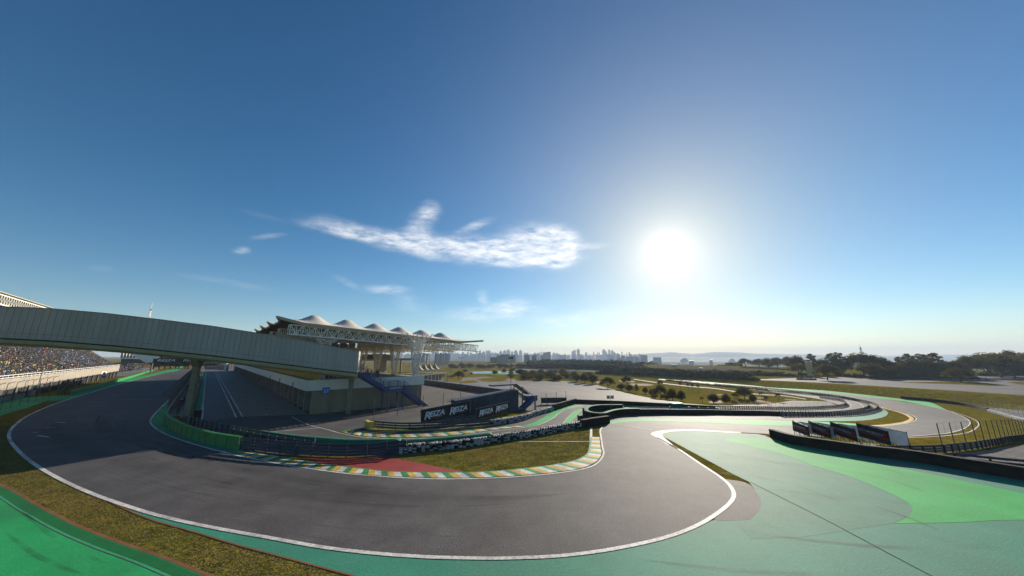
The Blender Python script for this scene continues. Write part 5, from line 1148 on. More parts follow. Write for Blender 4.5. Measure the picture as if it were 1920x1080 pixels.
# ---------------------------------------------------------------- blue walkway, fence and stair tower
def blue_walkway():
    P, Q = G(858, 779.5), G(973, 770); root = thing('covered_walkway', P, 'dark blue corrugated covered walkway with an outside stair tower', 'walkway')
    tl, tr, br, bl = WALL(854, 752, P, Q), WALL(972, 731, P, Q), WALL(972, 768.5, P, Q), WALL(854, 784, P, Q)
    ex = Vector((br.x - bl.x, br.y - bl.y, 0)).normalized(); nn = ex.cross(Z).normalized(); L = (Vector((br.x - bl.x, br.y - bl.y, 0))).length
    m = MB(); n = int(L / .35); dpt = 3.0
    for k in range(n):
        f0, f1 = k / n, (k + 1) / n; o = nn * (.05 if k % 2 else 0)
        a, b, c, d = lerp3(bl, br, f0), lerp3(bl, br, f1), lerp3(tl, tr, f1), lerp3(tl, tr, f0); m.add([a + o, b + o, c + o, d + o], [(0, 1, 2, 3)])
        o2 = nn * (.05 if (k + 1) % 2 else 0); m.add([b + o, b + o2, c + o2, c + o], [(0, 1, 2, 3)])
    m.build('front_cladding', MT['navy'], root)
    m = MB(); bk = -nn * dpt
    m.add([bl + bk, br + bk, tr + bk, tl + bk, bl - nn * .02, br - nn * .02, tr - nn * .02, tl - nn * .02], [(0, 1, 2, 3), (3, 2, 6, 7), (1, 5, 6, 2), (0, 3, 7, 4), (0, 4, 5, 1)]); m.build('shell', MT['navy'], root)
    m = MB()
    for k in range(4): 
        q = lerp3(bl, br, .5 + .16 * k) - nn * .4; m.tube(Vector((q.x, q.y, 0)), q, .16, 8)
    m.build('leg', MT['blue'], root)
    # stair tower at the right end
    zT, zL = WALL(975, 722, P, Q).z, WALL(990, 741, P, Q).z
    A = br - nn * .3; A0 = Vector((A.x, A.y, 0)); zb = br.z
    T0 = Vector((WALL(940, 724, P - nn * 3.4, Q - nn * 3.4).x, WALL(940, 724, P - nn * 3.4, Q - nn * 3.4).y, 0)); 
    m = MB(); s0 = A0 - ex * 5.2 - nn * 3.4; s1 = A0 + ex * .4 - nn * 3.4; lowr = A0 + ex * 3.4 - nn * 3.4
    m.plate([s0 + Z * (zT - .1), s1 + Z * zT, s1 + Z * zT + nn * 2.2, s0 + Z * (zT - .1) + nn * 2.2], .25, n=Z)
    m.plate([s1 + Z * (zT + .003), lowr + Z * zL, lowr + Z * zL + nn * 2.2, s1 + Z * (zT + .003) + nn * 2.2], .25)
    m.build('stair_roof', MT['navy'], root)
    m = MB(); c = A0 + ex * 4.2 - nn * 2.4 + Z * (zL - .9); m.box(c, (2.6, 2.4, 1.1), math.atan2(ex.y, ex.x)); m.build('landing', MT['blue'], root)
    m = MB()
    for k in range(9): q = A0 + ex * (.5 + 2.6 * k / 9) - nn * 2.4 + Z * (zT - 1.4 - (zT - zL - .2) * k / 9); m.box(q, (.35, 2.0, .06), math.atan2(ex.y, ex.x))
    for o in (1.4, 3.4): m.beam(A0 + ex * .4 - nn * o + Z * (zT - 1.4), A0 + ex * 3.1 - nn * o + Z * (zL - .9), .08, .3)
    m.build('upper_flight', MT['steel'], root)
    m = MB()
    for o in (-.2, 1.2): m.beam(A0 + ex * 3.6 - nn * o + Z * (zL - 1.0), A0 + ex * .9 - nn * o + Z * (zb - .2), .1, .75)
    for k in range(9): q = A0 + ex * (3.6 - 2.6 * k / 9) - nn * .5 + Z * (zL - 1.0 - (zL - 1 - zb + .2) * k / 9); m.box(q, (.35, 1.3, .06), math.atan2(ex.y, ex.x))
    m.build('lower_flight', MT['blue'], root)
    m = MB(); m.box(A0 + ex * -.6 - nn * .2 + Z * (zb - .2), (4.0, 1.9, .9), math.atan2(ex.y, ex.x)); m.build('lower_landing', MT['blue'], root)
    for a, o, z in ((.9, -.4, zT - .3), (3.9, -.4, zL - .3), (.9, 3.5, zT - .4), (3.9, 3.5, zL - .6)):
        m = MB(); q = A0 + ex * a - nn * o; m.tube(q, q + Z * z, .13, 8); m.build('post', MT['steel'], root)
    m = MB()
    m.tube(A0 + ex * .9 + nn * .4, A0 + ex * 3.9 + nn * .4 + Z * (zL - 1.5), .05, 5); m.tube(A0 + ex * 3.9 + nn * .4, A0 + ex * .9 + nn * .4 + Z * (zb - .5), .05, 5); m.tube(A0 + ex * .9 + nn * .4 + Z * (zT - .5), A0 + ex * 3.9 + nn * .4 + Z * (zL - .4), .06, 5)
    m.build('braces', MT['steel'], root)
blue_walkway()
def blue_fence():
    P, Q = G(789, 718.5), G(945, 741.5); root = thing('blue_fence', P, 'long dark blue roofed fence behind the wire fence and paddock', 'fence')
    a, b = WALL(789, 711.5, P, Q), WALL(946, 731, P, Q); m = MB(); ex = (Q - P).normalized(); n = ex.cross(Z)
    m.plate([P + Z * .0, Q, Vector((Q.x, Q.y, b.z)), Vector((P.x, P.y, a.z))], .15); m.build('panels', MT['navy'], root)
    m = MB(); m.beam(a + Z * .06 - n * .4, b + Z * .06 - n * .4, 1.6, .1); m.build('capping', MT['blue'], root)
    for k in range(20):
        m = MB(); q = lerp3(P, Q, (k + .5) / 20) + n * .12; m.beam(q, q + Z * lerp3(a, b, (k + .5) / 20).z * .9, .12, .1); m.build('post', MT['steel'], root)
blue_fence()
fence('wire_fence', GP([(700, 786), (711, 783), (762, 779), (801, 775), (834, 770), (865, 765), (900, 762)], .8), 'thin wire fence along the paddock beside the pit building', 3.4, 4.2, 0, 'steel', wires=9, pr=.055, mesh=2)
fence('wire_fence', GP([(1005, 777), (1024, 773), (1062, 766)], .8), 'short wire fence behind the white tyre wall', 3.6, 2.6, 0, 'steel', wires=6, pr=.05)
def low_shed():
    p = G(1015, 758.5); q = G(1062, 757.5); root = thing('low_screen', p, 'low dark screen wall standing on the yard behind the white tyre wall', 'screen')
    m = MB(); m.plate([p + Z * .3, q + Z * .3, q + Z * 1.5, p + Z * 1.5], .2); m.build('panel', MT['darksteel'], root)
    for k in range(5): m = MB(); c = lerp3(p, q, k / 4); m.tube(c, c + Z * 1.6, .06, 6); m.build('post', MT['darksteel'], root)
low_shed()
def marshal_post(px, py, label):
    p = G(px, py); root = thing('marshal_post', p, label, 'post'); m = MB(); m.box(p + Z * .5, (.9, .7, 1.0), .3); m.build('base', MT['darksteel'], root); m = MB(); m.beam(p + Vector((.5, 0, 0)), p + Vector((.5, 0, 2.2)), .25, .25); m.build('upright', MT['black'], root)
marshal_post(1089, 790, 'small black signal post on the tyre wall beside green verge')
def camera_hut():
    p = G(1269, 772); root = thing('camera_platform', p, 'small white-topped platform behind the long black barrier', 'platform'); m = MB(); m.box(p + Z * 1.75, (2.2, 1.6, .2), .1); m.build('canopy', MT['white'], root)
    for x, y in ((-1, -.7), (1, -.7), (-1, .7), (1, .7)): m = MB(); m.tube(p + Vector((x, y, 0)), p + Vector((x, y, 1.7)), .05, 6); m.build('leg', MT['darksteel'], root)
    m = MB(); m.box(p + Z * 1.2, (2.1, 1.5, .9), .1); m.build('screen', MT['hgreen'], root)
camera_hut()
def tower():
    p = G(1521, 706); root = thing('scoring_tower', p, 'pale slab scoring tower standing among the dark trees', 'tower'); q = WALL(1521, 679, p, p + Vector((p.y, -p.x, 0))); h = q.z - p.z
    a = math.atan2(-p.x, p.y); m = MB(); m.box(p + Z * h / 2, (4.6, 3.2, h), a); m.build('shaft', MT['brownb'], root)
    m = MB(); c = Vector((math.cos(a), math.sin(a), 0)) * -2.35
    for k in range(9): m.box(p + c + Z * (1 + k * (h - 1.6) / 8), (.5, 3.0, .5), a)
    m.build('signal_lamps', MT['tanb'], root)
    m = MB(); m.box(p + Z * 1.6 - Vector((math.cos(a), math.sin(a), 0)) * 4, (9, 2.5, 2.2), a); m.build('base_building', MT['hedge'], root)
tower()

# ================================================================= TREES
def leaf_mesh(name, blobs, nleaf, size, seed, mats, flat=.6, keep=.6):
    rr = random.Random(seed); V = []; Fc = []; Mi = []
    tw = sum(b[3] * b[4] for b in blobs)
    for (x, y, z, rx, rz) in blobs:
        n = int(nleaf * rx * rz / tw)
        for _ in range(n):
            while True:
                d = Vector((rr.gauss(0, 1), rr.gauss(0, 1), rr.gauss(0, 1)))
                if d.length > .01: d.normalize(); break
            if d.z < -.35 and rr.random() < keep: d.z = -d.z * .5
            q = rr.random() ** .42
            if rr.random() < .12: q *= 1.12
            c = Vector((x + d.x * rx * q, y + d.y * rx * q, z + d.z * rz * q))
            n_ = (d + Vector((rr.uniform(-1, 1), rr.uniform(-1, 1), rr.uniform(-.2, 1.2))) * flat * 1.3).normalized()
            a = n_.orthogonal().normalized(); b = n_.cross(a); t = rr.uniform(0, 6.28); a, b = a * math.cos(t) + b * math.sin(t), b * math.cos(t) - a * math.sin(t)
            s = size * rr.uniform(.55, 1.3); o = len(V)
            V += [c + a * s, c + b * s * .6 + n_ * s * .15, c - a * s * .9, c - b * s * .7 + n_ * s * .1]; Fc.append((o, o + 1, o + 2, o + 3)); Mi.append(0 if rr.random() < .5 else 1)
    me = bpy.data.meshes.new(name); me.from_pydata(V, [], Fc)
    for m in mats: me.materials.append(m)
    me.polygons.foreach_set('material_index', Mi); me.update(); return me
def trunk_mesh(name, h, r, limbs, seed, lean=0):
    m = MB(); rr = random.Random(seed); p = Vector((0, 0, -.15)); pts = [p]
    for k in range(3): p = p + Vector((rr.uniform(-.05, .05) * h + lean * h * .3, rr.uniform(-.05, .05) * h, h / 3)); pts.append(p)
    rad = [r * 1.35, r, r * .85, r * .6]
    for a, b, ra, rb in zip(pts, pts[1:], rad, rad[1:]): m.tube(a, b, ra, 7, rb)
    for (x, y, z, rx, rz) in limbs:
        s = lerp3(pts[1], pts[3], rr.uniform(.2, 1)); e = Vector((x, y, z)); mid = lerp3(s, e, .5) - Z * rr.uniform(0, .08) * h
        m.tube(s, mid, r * .5, 5, r * .35); m.tube(mid, e, r * .35, 5, r * .12)
    me = bpy.data.meshes.new(name); me.from_pydata([tuple(v) for v in m.v], [], m.f); me.materials.append(MT['bark']); me.polygons.foreach_set('use_smooth', [True] * len(me.polygons)); return me
KIND = {}
def make_kinds():
    LA, LB, LC = [MT['leafa'], MT['leafb']], [MT['leafb'], MT['leafa']], [MT['leafc'], MT['leafa']]
    def blobs_(seed, n, R0, z0, z1, br, bz, dome=1.0):
        rr = random.Random(seed); out = []
        for k in range(n):
            a = 2 * math.pi * (k * .618 + rr.uniform(-.1, .1)); q = math.sqrt((k + .5) / n) * R0; z = z1 - (z1 - z0) * (q / R0) ** 2 * dome + rr.uniform(-.09, .06); q *= rr.uniform(.8, 1.15)
            s = rr.uniform(.6, 1.3); out.append((math.cos(a) * q, math.sin(a) * q, z, br * s, bz * s))
        return out
    # all kinds are one unit high; crowns wider or narrower
    for k, seed in enumerate((1, 2, 3)):
        b = blobs_(seed, 20, .50, .42, .84, .21, .19); KIND['spread%d' % k] = (trunk_mesh('trunk', .5, .035, b[::3], seed), leaf_mesh('crown', b, 5000, .030, seed, LB if k % 2 else LA))
    for k, seed in enumerate((4, 5, 6)):
        b = blobs_(seed, 14, .34, .34, .79, .21, .20, .9) + [(0, 0, .42, .30, .26), (.15, .1, .3, .2, .18), (-.14, .05, .32, .2, .18)]; KIND['round%d' % k] = (trunk_mesh('trunk', .45, .035, b[::4], seed), leaf_mesh('crown', b, 4600, .030, seed, LA if k % 2 else LC, keep=.1))
    for k, seed in enumerate((7, 8)):
        rr = random.Random(seed); b = []
        for i in range(15):
            z = .30 + .66 * i / 14; w = .30 * (1 - (z - .3) / .75) ** .8 + .05; a = i * 2.4; b.append((math.cos(a) * w * .7, math.sin(a) * w * .7, z, w * .62 + .03, .055 + .03 * rr.random()))
        KIND['tall%d' % k] = (trunk_mesh('trunk', .9, .022, b[::4], seed), leaf_mesh('crown', b, 2000, .032, seed, LC))
    for k, seed in enumerate((9, 10)):
        b = blobs_(seed, 10, .42, .18, .55, .28, .24, .8); KIND['bush%d' % k] = (trunk_mesh('trunk', .3, .03, b[::4], seed), leaf_mesh('crown', b, 2200, .036, seed, LC if k else LA))
    # palm: slim stem and a burst of drooping fronds
    rr = random.Random(3); V, Fc = [], []
    for k in range(22):
        a = k * 2.4; up = .35 + .5 * rr.random() - .45 * (k % 3 == 0); pr = None
        for i in range(6):
            t = i / 5; p = Vector((math.cos(a) * .30 * t, math.sin(a) * .30 * t, .80 + up * .30 * t - .34 * t * t)); w = .05 * math.sin(math.pi * (.12 + .85 * t)); sd = Vector((-math.sin(a), math.cos(a), 0)) * w
            V += [p + sd - Z * w * .6, p, p - sd - Z * w * .6]
            if i:
                o = len(V) - 6; Fc += [(o, o + 1, o + 4, o + 3), (o + 1, o + 2, o + 5, o + 4)]
    me = bpy.data.meshes.new('crown'); me.from_pydata(V, [], Fc); me.materials.append(MT['leafc'])
    KIND['palm'] = (trunk_mesh('trunk', .82, .02, [], 3), me)
make_kinds()
TREE_N = [0]
def tree(px, base, top, wpx, kind, label, group='trees', d=None, name='tree', cat='tree'):
    p = G(px, base); f = p.y * CP + (p.z - CAMZ) * SP; q = WALL(px, top, p, p + Vector((p.y, -p.x, 0))); h = max(1.0, q.z - p.z); w = wpx / F * f
    tr, cr = KIND[kind]; nat = {'s': 1.25, 'r': .90, 't': .52, 'b': 1.2, 'p': .55}[kind[0]]
    sx = w / nat; rr = random.Random(int(px * 7 + top)); rz = rr.uniform(0, 6.28)
    root = thing(name, p, label, cat, group); root.rotation_euler = (0, 0, rz); root.scale = (sx, sx, h)
    for nm, me in (('trunk', tr), ('crown', cr)):
        o = bpy.data.objects.new(nm, me); C.objects.link(o); o.parent = root
    return root
def row(items, group):
    for it in items: tree(*it[:5], it[5], group)
GR = 'trees along the right skyline'
SH = lambda s: s
row([
    (1374, 686, 673, 11, 'tall0', 'small pointed tree at the left end of the right skyline trees'), (1398, 688, 671.5, 30, 'spread0', 'hazy spreading tree left of the thin distant mast tower'), (1424, 689, 672, 27, 'spread1', 'hazy low spreading tree over the two white roofs'),
    (1441, 690, 671, 27, 'round1', 'hazy rounded tree between the white roofs and the scoring tower'), (1459, 691, 669.5, 27, 'spread2', 'hazy broad tree a little left of the scoring tower'), (1478, 692, 667.5, 28, 'spread1', 'tall hazy tree left of and behind the scoring tower'),
    (1498, 700, 666, 34, 'spread0', 'large back tree rising just left of the scoring tower'), (1526, 703, 663.5, 18, 'tall0', 'pointed tree directly behind the scoring tower'), (1545, 702, 669, 26, 'round0', 'rounded back tree right of the scoring tower'),
    (1563, 703, 662.5, 20, 'tall1', 'ragged pointed tree, left one of the pair right of the tower'), (1578, 703, 661, 20, 'tall0', 'ragged pointed tree, right one of the pair right of the tower'), (1503, 704.5, 682, 33, 'spread2', 'dark spreading tree standing close left of the scoring tower'),
    (1553, 713, 682, 40, 'spread1', 'dark forked tree on the road edge right of the scoring tower'), (1582, 704, 674.5, 34, 'spread0', 'broad rounded tree right of the forked tree'), (1622, 705, 660.5, 52, 'spread2', 'largest spreading tree under the distant antenna'),
    (1648, 706, 665, 50, 'spread0', 'wide tree overlapping the right of the antenna tree'), (1634, 709, 679, 46, 'spread1', 'mid-height spreading tree below the antenna'), (1665, 707, 673.5, 44, 'spread2', 'wide flat tree right of the antenna'),
    (1643, 709.5, 686, 28, 'round0', 'small dark round tree in front of the antenna trees'), (1674, 709.5, 688, 28, 'round1', 'dark low tree, second in the dense front rank'), (1693, 707, 669, 16, 'tall1', 'narrow pointed tree right of the pale skyline gap'),
    (1698, 709.5, 686, 32, 'round2', 'dark low tree, third in the dense front rank'), (1711, 707, 663.5, 24, 'tall0', 'ragged tall tree, first of three at centre right'), (1734, 707, 663.5, 24, 'tall1', 'ragged tall tree, second of three at centre right'),
    (1758, 707, 662, 28, 'tall0', 'ragged tall tree, third of three at centre right'), (1718, 709, 673.5, 44, 'spread1', 'broad tree in front of the first two ragged tall trees'), (1750, 709, 674, 48, 'spread0', 'broad tree in front of the third ragged tall tree'),
    (1725, 709.8, 687, 34, 'round0', 'dark low tree, fourth in the dense front rank'), (1752, 709.8, 686, 34, 'round2', 'dark low tree, fifth in the dense front rank'), (1776, 709.5, 680, 38, 'round1', 'dark tree behind the lone roadside tree, at its left'), (1795, 708.5, 676, 40, 'spread2', 'dark tree behind the lone roadside tree'),
    (1803, 716, 689, 44, 'spread1', 'lone dark tree on the grass strip between the roads'), (1822, 707, 667, 48, 'spread0', 'spreading tree left of the two great trees at right'), (1857, 704, 660.5, 76, 'spread2', 'great spreading tree with thick trunk, left of the pair at right'),
    (1880, 708, 661, 72, 'spread1', 'great spreading tree with thick trunk, right of the pair at right'), (1908, 703, 656, 66, 'spread0', 'tallest tree at the right edge of the view'), (1905, 709.5, 680, 48, 'spread1', 'dark lower tree at the right edge below the tallest'), (1950, 708, 660, 70, 'spread2', 'big tree just past the right edge'),
    (1284.5, 684, 671, 16, 'spread0', 'lone hazy tree on the ridge right of the skyline')], GR)
GL = 'trees on the infield lawn'
row([(1339, 757, 736, 22, 'round0', 'dark round lawn tree, left of the two near the orange soil'), (1362, 758, 737.5, 18, 'round1', 'dark round lawn tree, right of the two near the orange soil'), (1378, 746, 736, 12, 'spread0', 'small lawn tree behind the low shrubs'), (1397, 749, 724.5, 30, 'spread1', 'tallest forked lawn tree'),
     (1412, 756, 738.5, 13, 'round2', 'slender lawn tree right of the tallest forked one'), (1140, 728, 706, 29, 'spread2', 'big dark tree at the edge of the grey yard'), (1176, 721, 704.5, 22, 'spread0', 'umbrella shaped tree behind the yard edge'), (1165, 731, 718, 18, 'round0', 'dark bush-like tree left of the small pair below the umbrella tree'),
     (1181, 735, 720.5, 16, 'round1', 'dark rounded tree below the umbrella tree'), (1194, 737, 720, 7, 'tall0', 'thin pole-like tree on the lawn'), (1211, 739, 725, 11, 'round2', 'narrow cone tree at the left of the dense clump'), (1222, 743, 727, 11, 'round0', 'small tree in the left of the dense clump'),
     (1239, 748, 721, 29, 'spread2', 'largest tree of the dense clump beside the yard'), (1261, 751, 727, 22, 'round1', 'middle right tree of the dense clump beside the yard'), (1279, 753, 731, 18, 'round2', 'rightmost tree of the dense clump beside the yard'), (1248, 750, 735, 18, 'bush0', 'low filler bush within the dense clump'), (1228, 747, 734, 16, 'bush1', 'low filler bush at the left of the dense clump'),
     (1112, 720, 699, 20, 'round0', 'dark tree ending the yard-side wood, rightmost'), (1096, 718, 698, 20, 'round1', 'dark tree in the yard-side wood, next to the rightmost'), (1081, 716, 700, 18, 'round2', 'dark tree in the yard-side wood, third from its right end'), (1104, 705, 696, 14, 'round0', 'tree top showing over the right of the yard-side wood'),
     (860, 711, 695, 21, 'spread1', 'dark umbrella tree beyond the blue fence'), (927.5, 703, 693, 12, 'round0', 'dark round tree before the lake'), (958, 713.5, 690.5, 10, 'tall0', 'dark slim tree beside the tall floodlight mast'), (945, 700, 690.5, 10, 'round1', 'small hazy tree right of the lake tree'), (963, 695, 689, 6, 'round2', 'tiny tree on the far lake shore'), (884, 703, 697, 6, 'round0', 'tiny tree on the near lake shore'), (872, 698, 692, 11, 'round1', 'small tree left of the lake')], GL)
row([(1428, 747, 733, 9, 'palm', 'leftmost near palm right of the forked lawn tree'), (1437, 757, 740, 10, 'palm', 'nearest palm on the orange soil right of the forked tree'), (1460, 753, 735, 10, 'palm', 'rightmost palm on the lawn'), (1317, 756, 742, 8, 'palm', 'palm left of the two round lawn trees'),
     (1291, 733, 716, 6, 'palm', 'distant lawn palm, second from left of four'), (1299, 734, 717, 6, 'palm', 'distant lawn palm, third from left of four'), (1309.5, 735.5, 718, 6, 'palm', 'distant lawn palm, rightmost of four'), (1276, 730, 714, 6, 'palm', 'distant lawn palm, leftmost of four')], 'palms on the infield lawn')
for it in [(1376, 758, 747, 16, 'bush0', 'dark low shrub under the left of the forked lawn tree'), (1391, 755, 745, 14, 'bush1', 'dark low shrub beneath the forked lawn tree'), (1402, 756, 747, 12, 'bush0', 'dark low shrub right of the forked lawn tree'),
           (1304, 707, 693, 12, 'bush1', 'dark round tree on the shaded slope, nearest the ridge tree'), (1295, 704, 698, 8, 'bush0', 'small shrub left on the shaded slope'), (1343, 703, 693, 10, 'bush1', 'dark shrub in the middle of the shaded slope'), (1350, 704, 698, 6, 'bush0', 'tiny shrub in the middle of the shaded slope'), (1409, 708, 694, 14, 'bush0', 'dark round tree on the shaded slope left of centre'), (1394, 707, 700, 7, 'bush1', 'tiny shrub on the shaded slope'), (1440, 705, 694, 12, 'bush1', 'dark round tree at the right of the shaded slope'),
           (1238, 721.5, 709, 12, 'bush0', 'leafy shrub beside the pale far straight'), (846, 708, 701, 16, 'bush1', 'low shrub left of the umbrella tree')]:
    tree(*it[:6], 'shrubs on the slopes', name='shrub', cat='shrub')
# the yard-side wood: many alike
rr = random.Random(21)
for k in range(34):
    x = rr.uniform(972, 1078); t = (x - 972) / 106; b = rr.uniform(701, 712.6) + t * 2; hh = rr.uniform(9, 13); s = rr.uniform(13, 22)
    tree(x, b, b - hh, s, rr.choice(['round0', 'round1', 'round2', 'bush0']), 'dark rounded tree in the dense wood at the far edge of the grey yard', 'trees of the yard-side wood')
for k in range(30):                             # scattered along the far slope
    x = rr.uniform(985, 1215); b = 681 + (x - 985) * .012 + rr.uniform(-2.5, 7); hh = rr.uniform(4, 9); 
    tree(x, b, b - hh, hh * rr.uniform(1.1, 2), rr.choice(['round0', 'round1', 'spread0', 'bush0', 'bush1']), 'small hazy tree on the far wooded slope below the skyline', 'trees on the far slope')
for k in range(26):
    x = rr.uniform(838, 985); b = 690.5 + rr.uniform(-2.5, 1.0); hh = rr.uniform(4.5, 9)
    tree(x, b, b - hh, hh * rr.uniform(1.4, 2.4), rr.choice(['round0', 'round1', 'round2']), 'hazy tree in the belt below the tan apartment towers', 'trees of the hazy belt')
for k in range(14):                             # trees at the end of the straight
    x = 296 + k * 9 + rr.uniform(-3, 3); u_ = 430; P = us(430, -60); p = WALL(x, 668, P, P + ND); p.z = 0
    root = dup_root = thing('tree', p, 'dark tree in the row behind the black gantry at the end of the straight', 'tree', 'trees behind the gantry'); h = rr.uniform(11, 15); root.scale = (h * .95, h * .95, h); root.rotation_euler = (0, 0, rr.uniform(0, 6))
    for nm, me in zip(('trunk', 'crown'), KIND['round%d' % (k % 3)]): o = bpy.data.objects.new(nm, me); C.objects.link(o); o.parent = root
# hedges along the terraces; first two dark ones stand in for shaded grass banks
def hedge(pix, hpx, wid, label, seed):
    path = GP(pix, 5); rr = random.Random(seed); p0 = path[len(path) // 2]; f = p0.y * CP + (p0.z - CAMZ) * SP; h = hpx / F * f; V, Fc = [], []
    m = MB(); m.sweep([p - Z * .1 for p in path], [(-wid / 2, 0), (wid / 2, 0), (wid * .2, h * .45), (-wid * .2, h * .45)])
    L = plen(path); n = int(min(5200, L * 26)); pp = resample(path, 200)
    for _ in range(n):
        t = rr.random() * 199.99; a = lerp3(pp[int(t)], pp[int(t) + 1], t % 1); c = a + Vector((rr.uniform(-.5, .5) * wid, rr.uniform(-.5, .5) * wid, h * rr.random() ** .7 * (.75 + .35 * math.sin(t * .23 + seed) * math.sin(t * .57)) * min(1, .25 + t / 14, .25 + (200 - t) / 14)))
        s = h * rr.uniform(.08, .18); u1 = Vector((rr.gauss(0, 1), rr.gauss(0, 1), rr.gauss(0, 1))).normalized(); u2 = u1.orthogonal().normalized(); m.add([c + u1 * s, c + u2 * s, c - u1 * s, c - u2 * s], [(0, 1, 2, 3)])
    root = m.build('hedge', MT['hedge']); tag(root, label, 'hedge', 'hedges on the terraces')
hedge([(1120, 700), (1160, 701), (1190, 702.5), (1250, 705), (1320, 708), (1420, 713)], 9, 6, 'dark leafy stand-in for the shaded grass bank above the far straight, left part', 1)
hedge([(1170, 693), (1230, 697), (1290, 700), (1350, 702), (1420, 704), (1490, 706)], 8, 8, 'dark leafy stand-in for shaded grass across the slope below the terraces', 2)
hedge([(1250, 713), (1300, 719), (1350, 724), (1400, 728.5), (1440, 733)], 4, 3, 'low leafy hedge between the far straight and the lawn', 3)
hedge([(1200, 683), (1280, 684), (1390, 686.5)], 3, 6, 'thin hedge along the top of the ridge', 4)
hedge([(1390, 690), (1440, 692), (1492, 695)], 3, 4, 'reddish brown hedge behind the white roofs', 5)
hedge([(1495, 712), (1530, 712.5)], 6, 2, 'clipped hedge at the foot of the scoring tower', 6)
hedge([(1563, 705.5), (1620, 706.5)], 7, 3, 'long clipped hedge right of the forked tree', 7)
hedge([(1630, 709.5), (1700, 710.3), (1760, 710.3), (1830, 710)], 9, 5, 'dark undergrowth below the front rank of trees', 8)
hedge([(1838, 704), (1960, 705)], 8, 3, 'grey green hedge behind the great trees', 9)
hedge([(990, 688.5), (1060, 690), (1120, 693), (1170, 696)], 8, 30, 'broad hazy thicket on the far wooded slope', 10)
hedge([(1000, 682), (1060, 682), (1130, 685), (1190, 687)], 9, 40, 'upper hazy thicket under the skyline', 11)

# ================================================================= FAR BUILDINGS, HILLS, MASTS
def box_tower(x, top, w, depth, m, label, cat='building', name='apartment_building', group=None, base=None, crown=0, dp=None, cm=None):
    c = AT(x, top, depth); zb = hz(c.x, c.y) - 1 if base is None else base; ww = w / F * depth; a = math.atan2(-c.x, c.y); h = c.z - zb
    root = thing(name, (c.x, c.y, zb), label, cat, group); root.rotation_euler = (0, 0, a)
    b = MB(); hh = h * (1 - .06 * crown); b.box(Vector((0, 0, hh / 2)), (ww, dp or ww * .8, hh))
    me = bpy.data.meshes.new('tower_block'); me.from_pydata(b.v, [], b.f); me.materials.append(MT[m]); o = bpy.data.objects.new('tower_block', me); C.objects.link(o); o.parent = root
    b = MB(); 
    if crown: b.box(Vector((0, 0, hh + h * .03 * crown)), (ww * .42, ww * .4, h * .06 * crown))
    b.box(Vector((0, 0, hh + .4)), (ww * 1.04, (dp or ww * .8) * 1.04, .8))
    me = bpy.data.meshes.new('roof_cap'); me.from_pydata(b.v, [], b.f); me.materials.append(MT[cm or 'citya']); o = bpy.data.objects.new('roof_cap', me); C.objects.link(o); o.parent = root
    return root
for x, top, w, m, lb in [(925, 669.5, 12, 'flats_brown', 'orange brown apartment tower, leftmost of the near hazy towers'), (934.5, 666, 7, 'flats_tan', 'tan apartment tower just right of the orange brown one'), (942, 664, 9, 'flats_tan', 'wide tan apartment tower second from the orange brown one'), (951, 664, 9, 'flats_tan', 'tan apartment tower in the middle of the near cluster'),
                         (961.5, 665, 10, 'flats_tan', 'lone tan tower with roof tank, centre left'), (988, 665, 10, 'flats_tan', 'lone tan tower with roof tank, centre'), (1001.5, 666, 9, 'flats_tan', 'tan tower right of the lone centre tower')]:
    box_tower(x, top, w, 900, m, lb, crown=1.6, cm='tanb')
def white_block():
    c = AT(829, 661.5, 760); zb = hz(c.x, c.y) - 1; root = thing('apartment_building', (c.x, c.y, zb), 'large pale ribbed apartment slab right of the white tents', 'building'); a = math.atan2(-c.x, c.y); root.rotation_euler = (0, 0, a); h = c.z - zb; W_ = 28 / F * 760
    for k in range(6):
        b = MB(); b.box(Vector((-W_ / 2 + (k + .5) * W_ / 6, (k % 2) * 2.0, h / 2 - (.9 if k % 2 else 0))), (W_ / 6 * (1.0 if k % 2 else .8), 14, h - (1.8 if k % 2 else 0))); me = bpy.data.meshes.new('wing'); me.from_pydata(b.v, [], b.f); me.materials.append(MT['flats_white' if k % 2 else 'greyb']); o = bpy.data.objects.new('wing', me); C.objects.link(o); o.parent = root
white_block()
box_tower(782, 663, 9, 1000, 'flats_grey', 'pale hazy block behind the right canopy column'); box_tower(792, 662, 10, 1100, 'flats_grey', 'hazy block just right of the canopy column')
box_tower(735, 656, 6, 1500, 'flats_grey', 'bluish tower seen between the canopy columns')
def disc_tower():
    c = AT(801, 663, 850); zb = hz(c.x, c.y); root = thing('water_tower', (c.x, c.y, zb), 'slim round water tower with a wide top beside the tents', 'tower'); h = c.z - zb; b = MB(); b.tube((c.x, c.y, zb), (c.x, c.y, zb + h * .85), 3.2, 10); b.build('shaft', MT['greyb'], root); b = MB(); b.tube((c.x, c.y, zb + h * .85), (c.x, c.y, zb + h), 4.2, 12, 6); b.build('tank', MT['greyb'], root)
disc_tower()
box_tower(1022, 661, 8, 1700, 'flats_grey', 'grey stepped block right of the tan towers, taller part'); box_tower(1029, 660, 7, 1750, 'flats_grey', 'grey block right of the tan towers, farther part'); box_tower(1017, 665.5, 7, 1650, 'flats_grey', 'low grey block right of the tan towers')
box_tower(1163, 671, 12, 1900, 'flats_grey', 'low hazy block under the right skyline towers'); box_tower(1180, 669, 14, 1900, 'flats_grey', 'low hazy wide block right of centre'); box_tower(1194, 670, 8, 1900, 'flats_grey', 'narrow low hazy block right of centre')
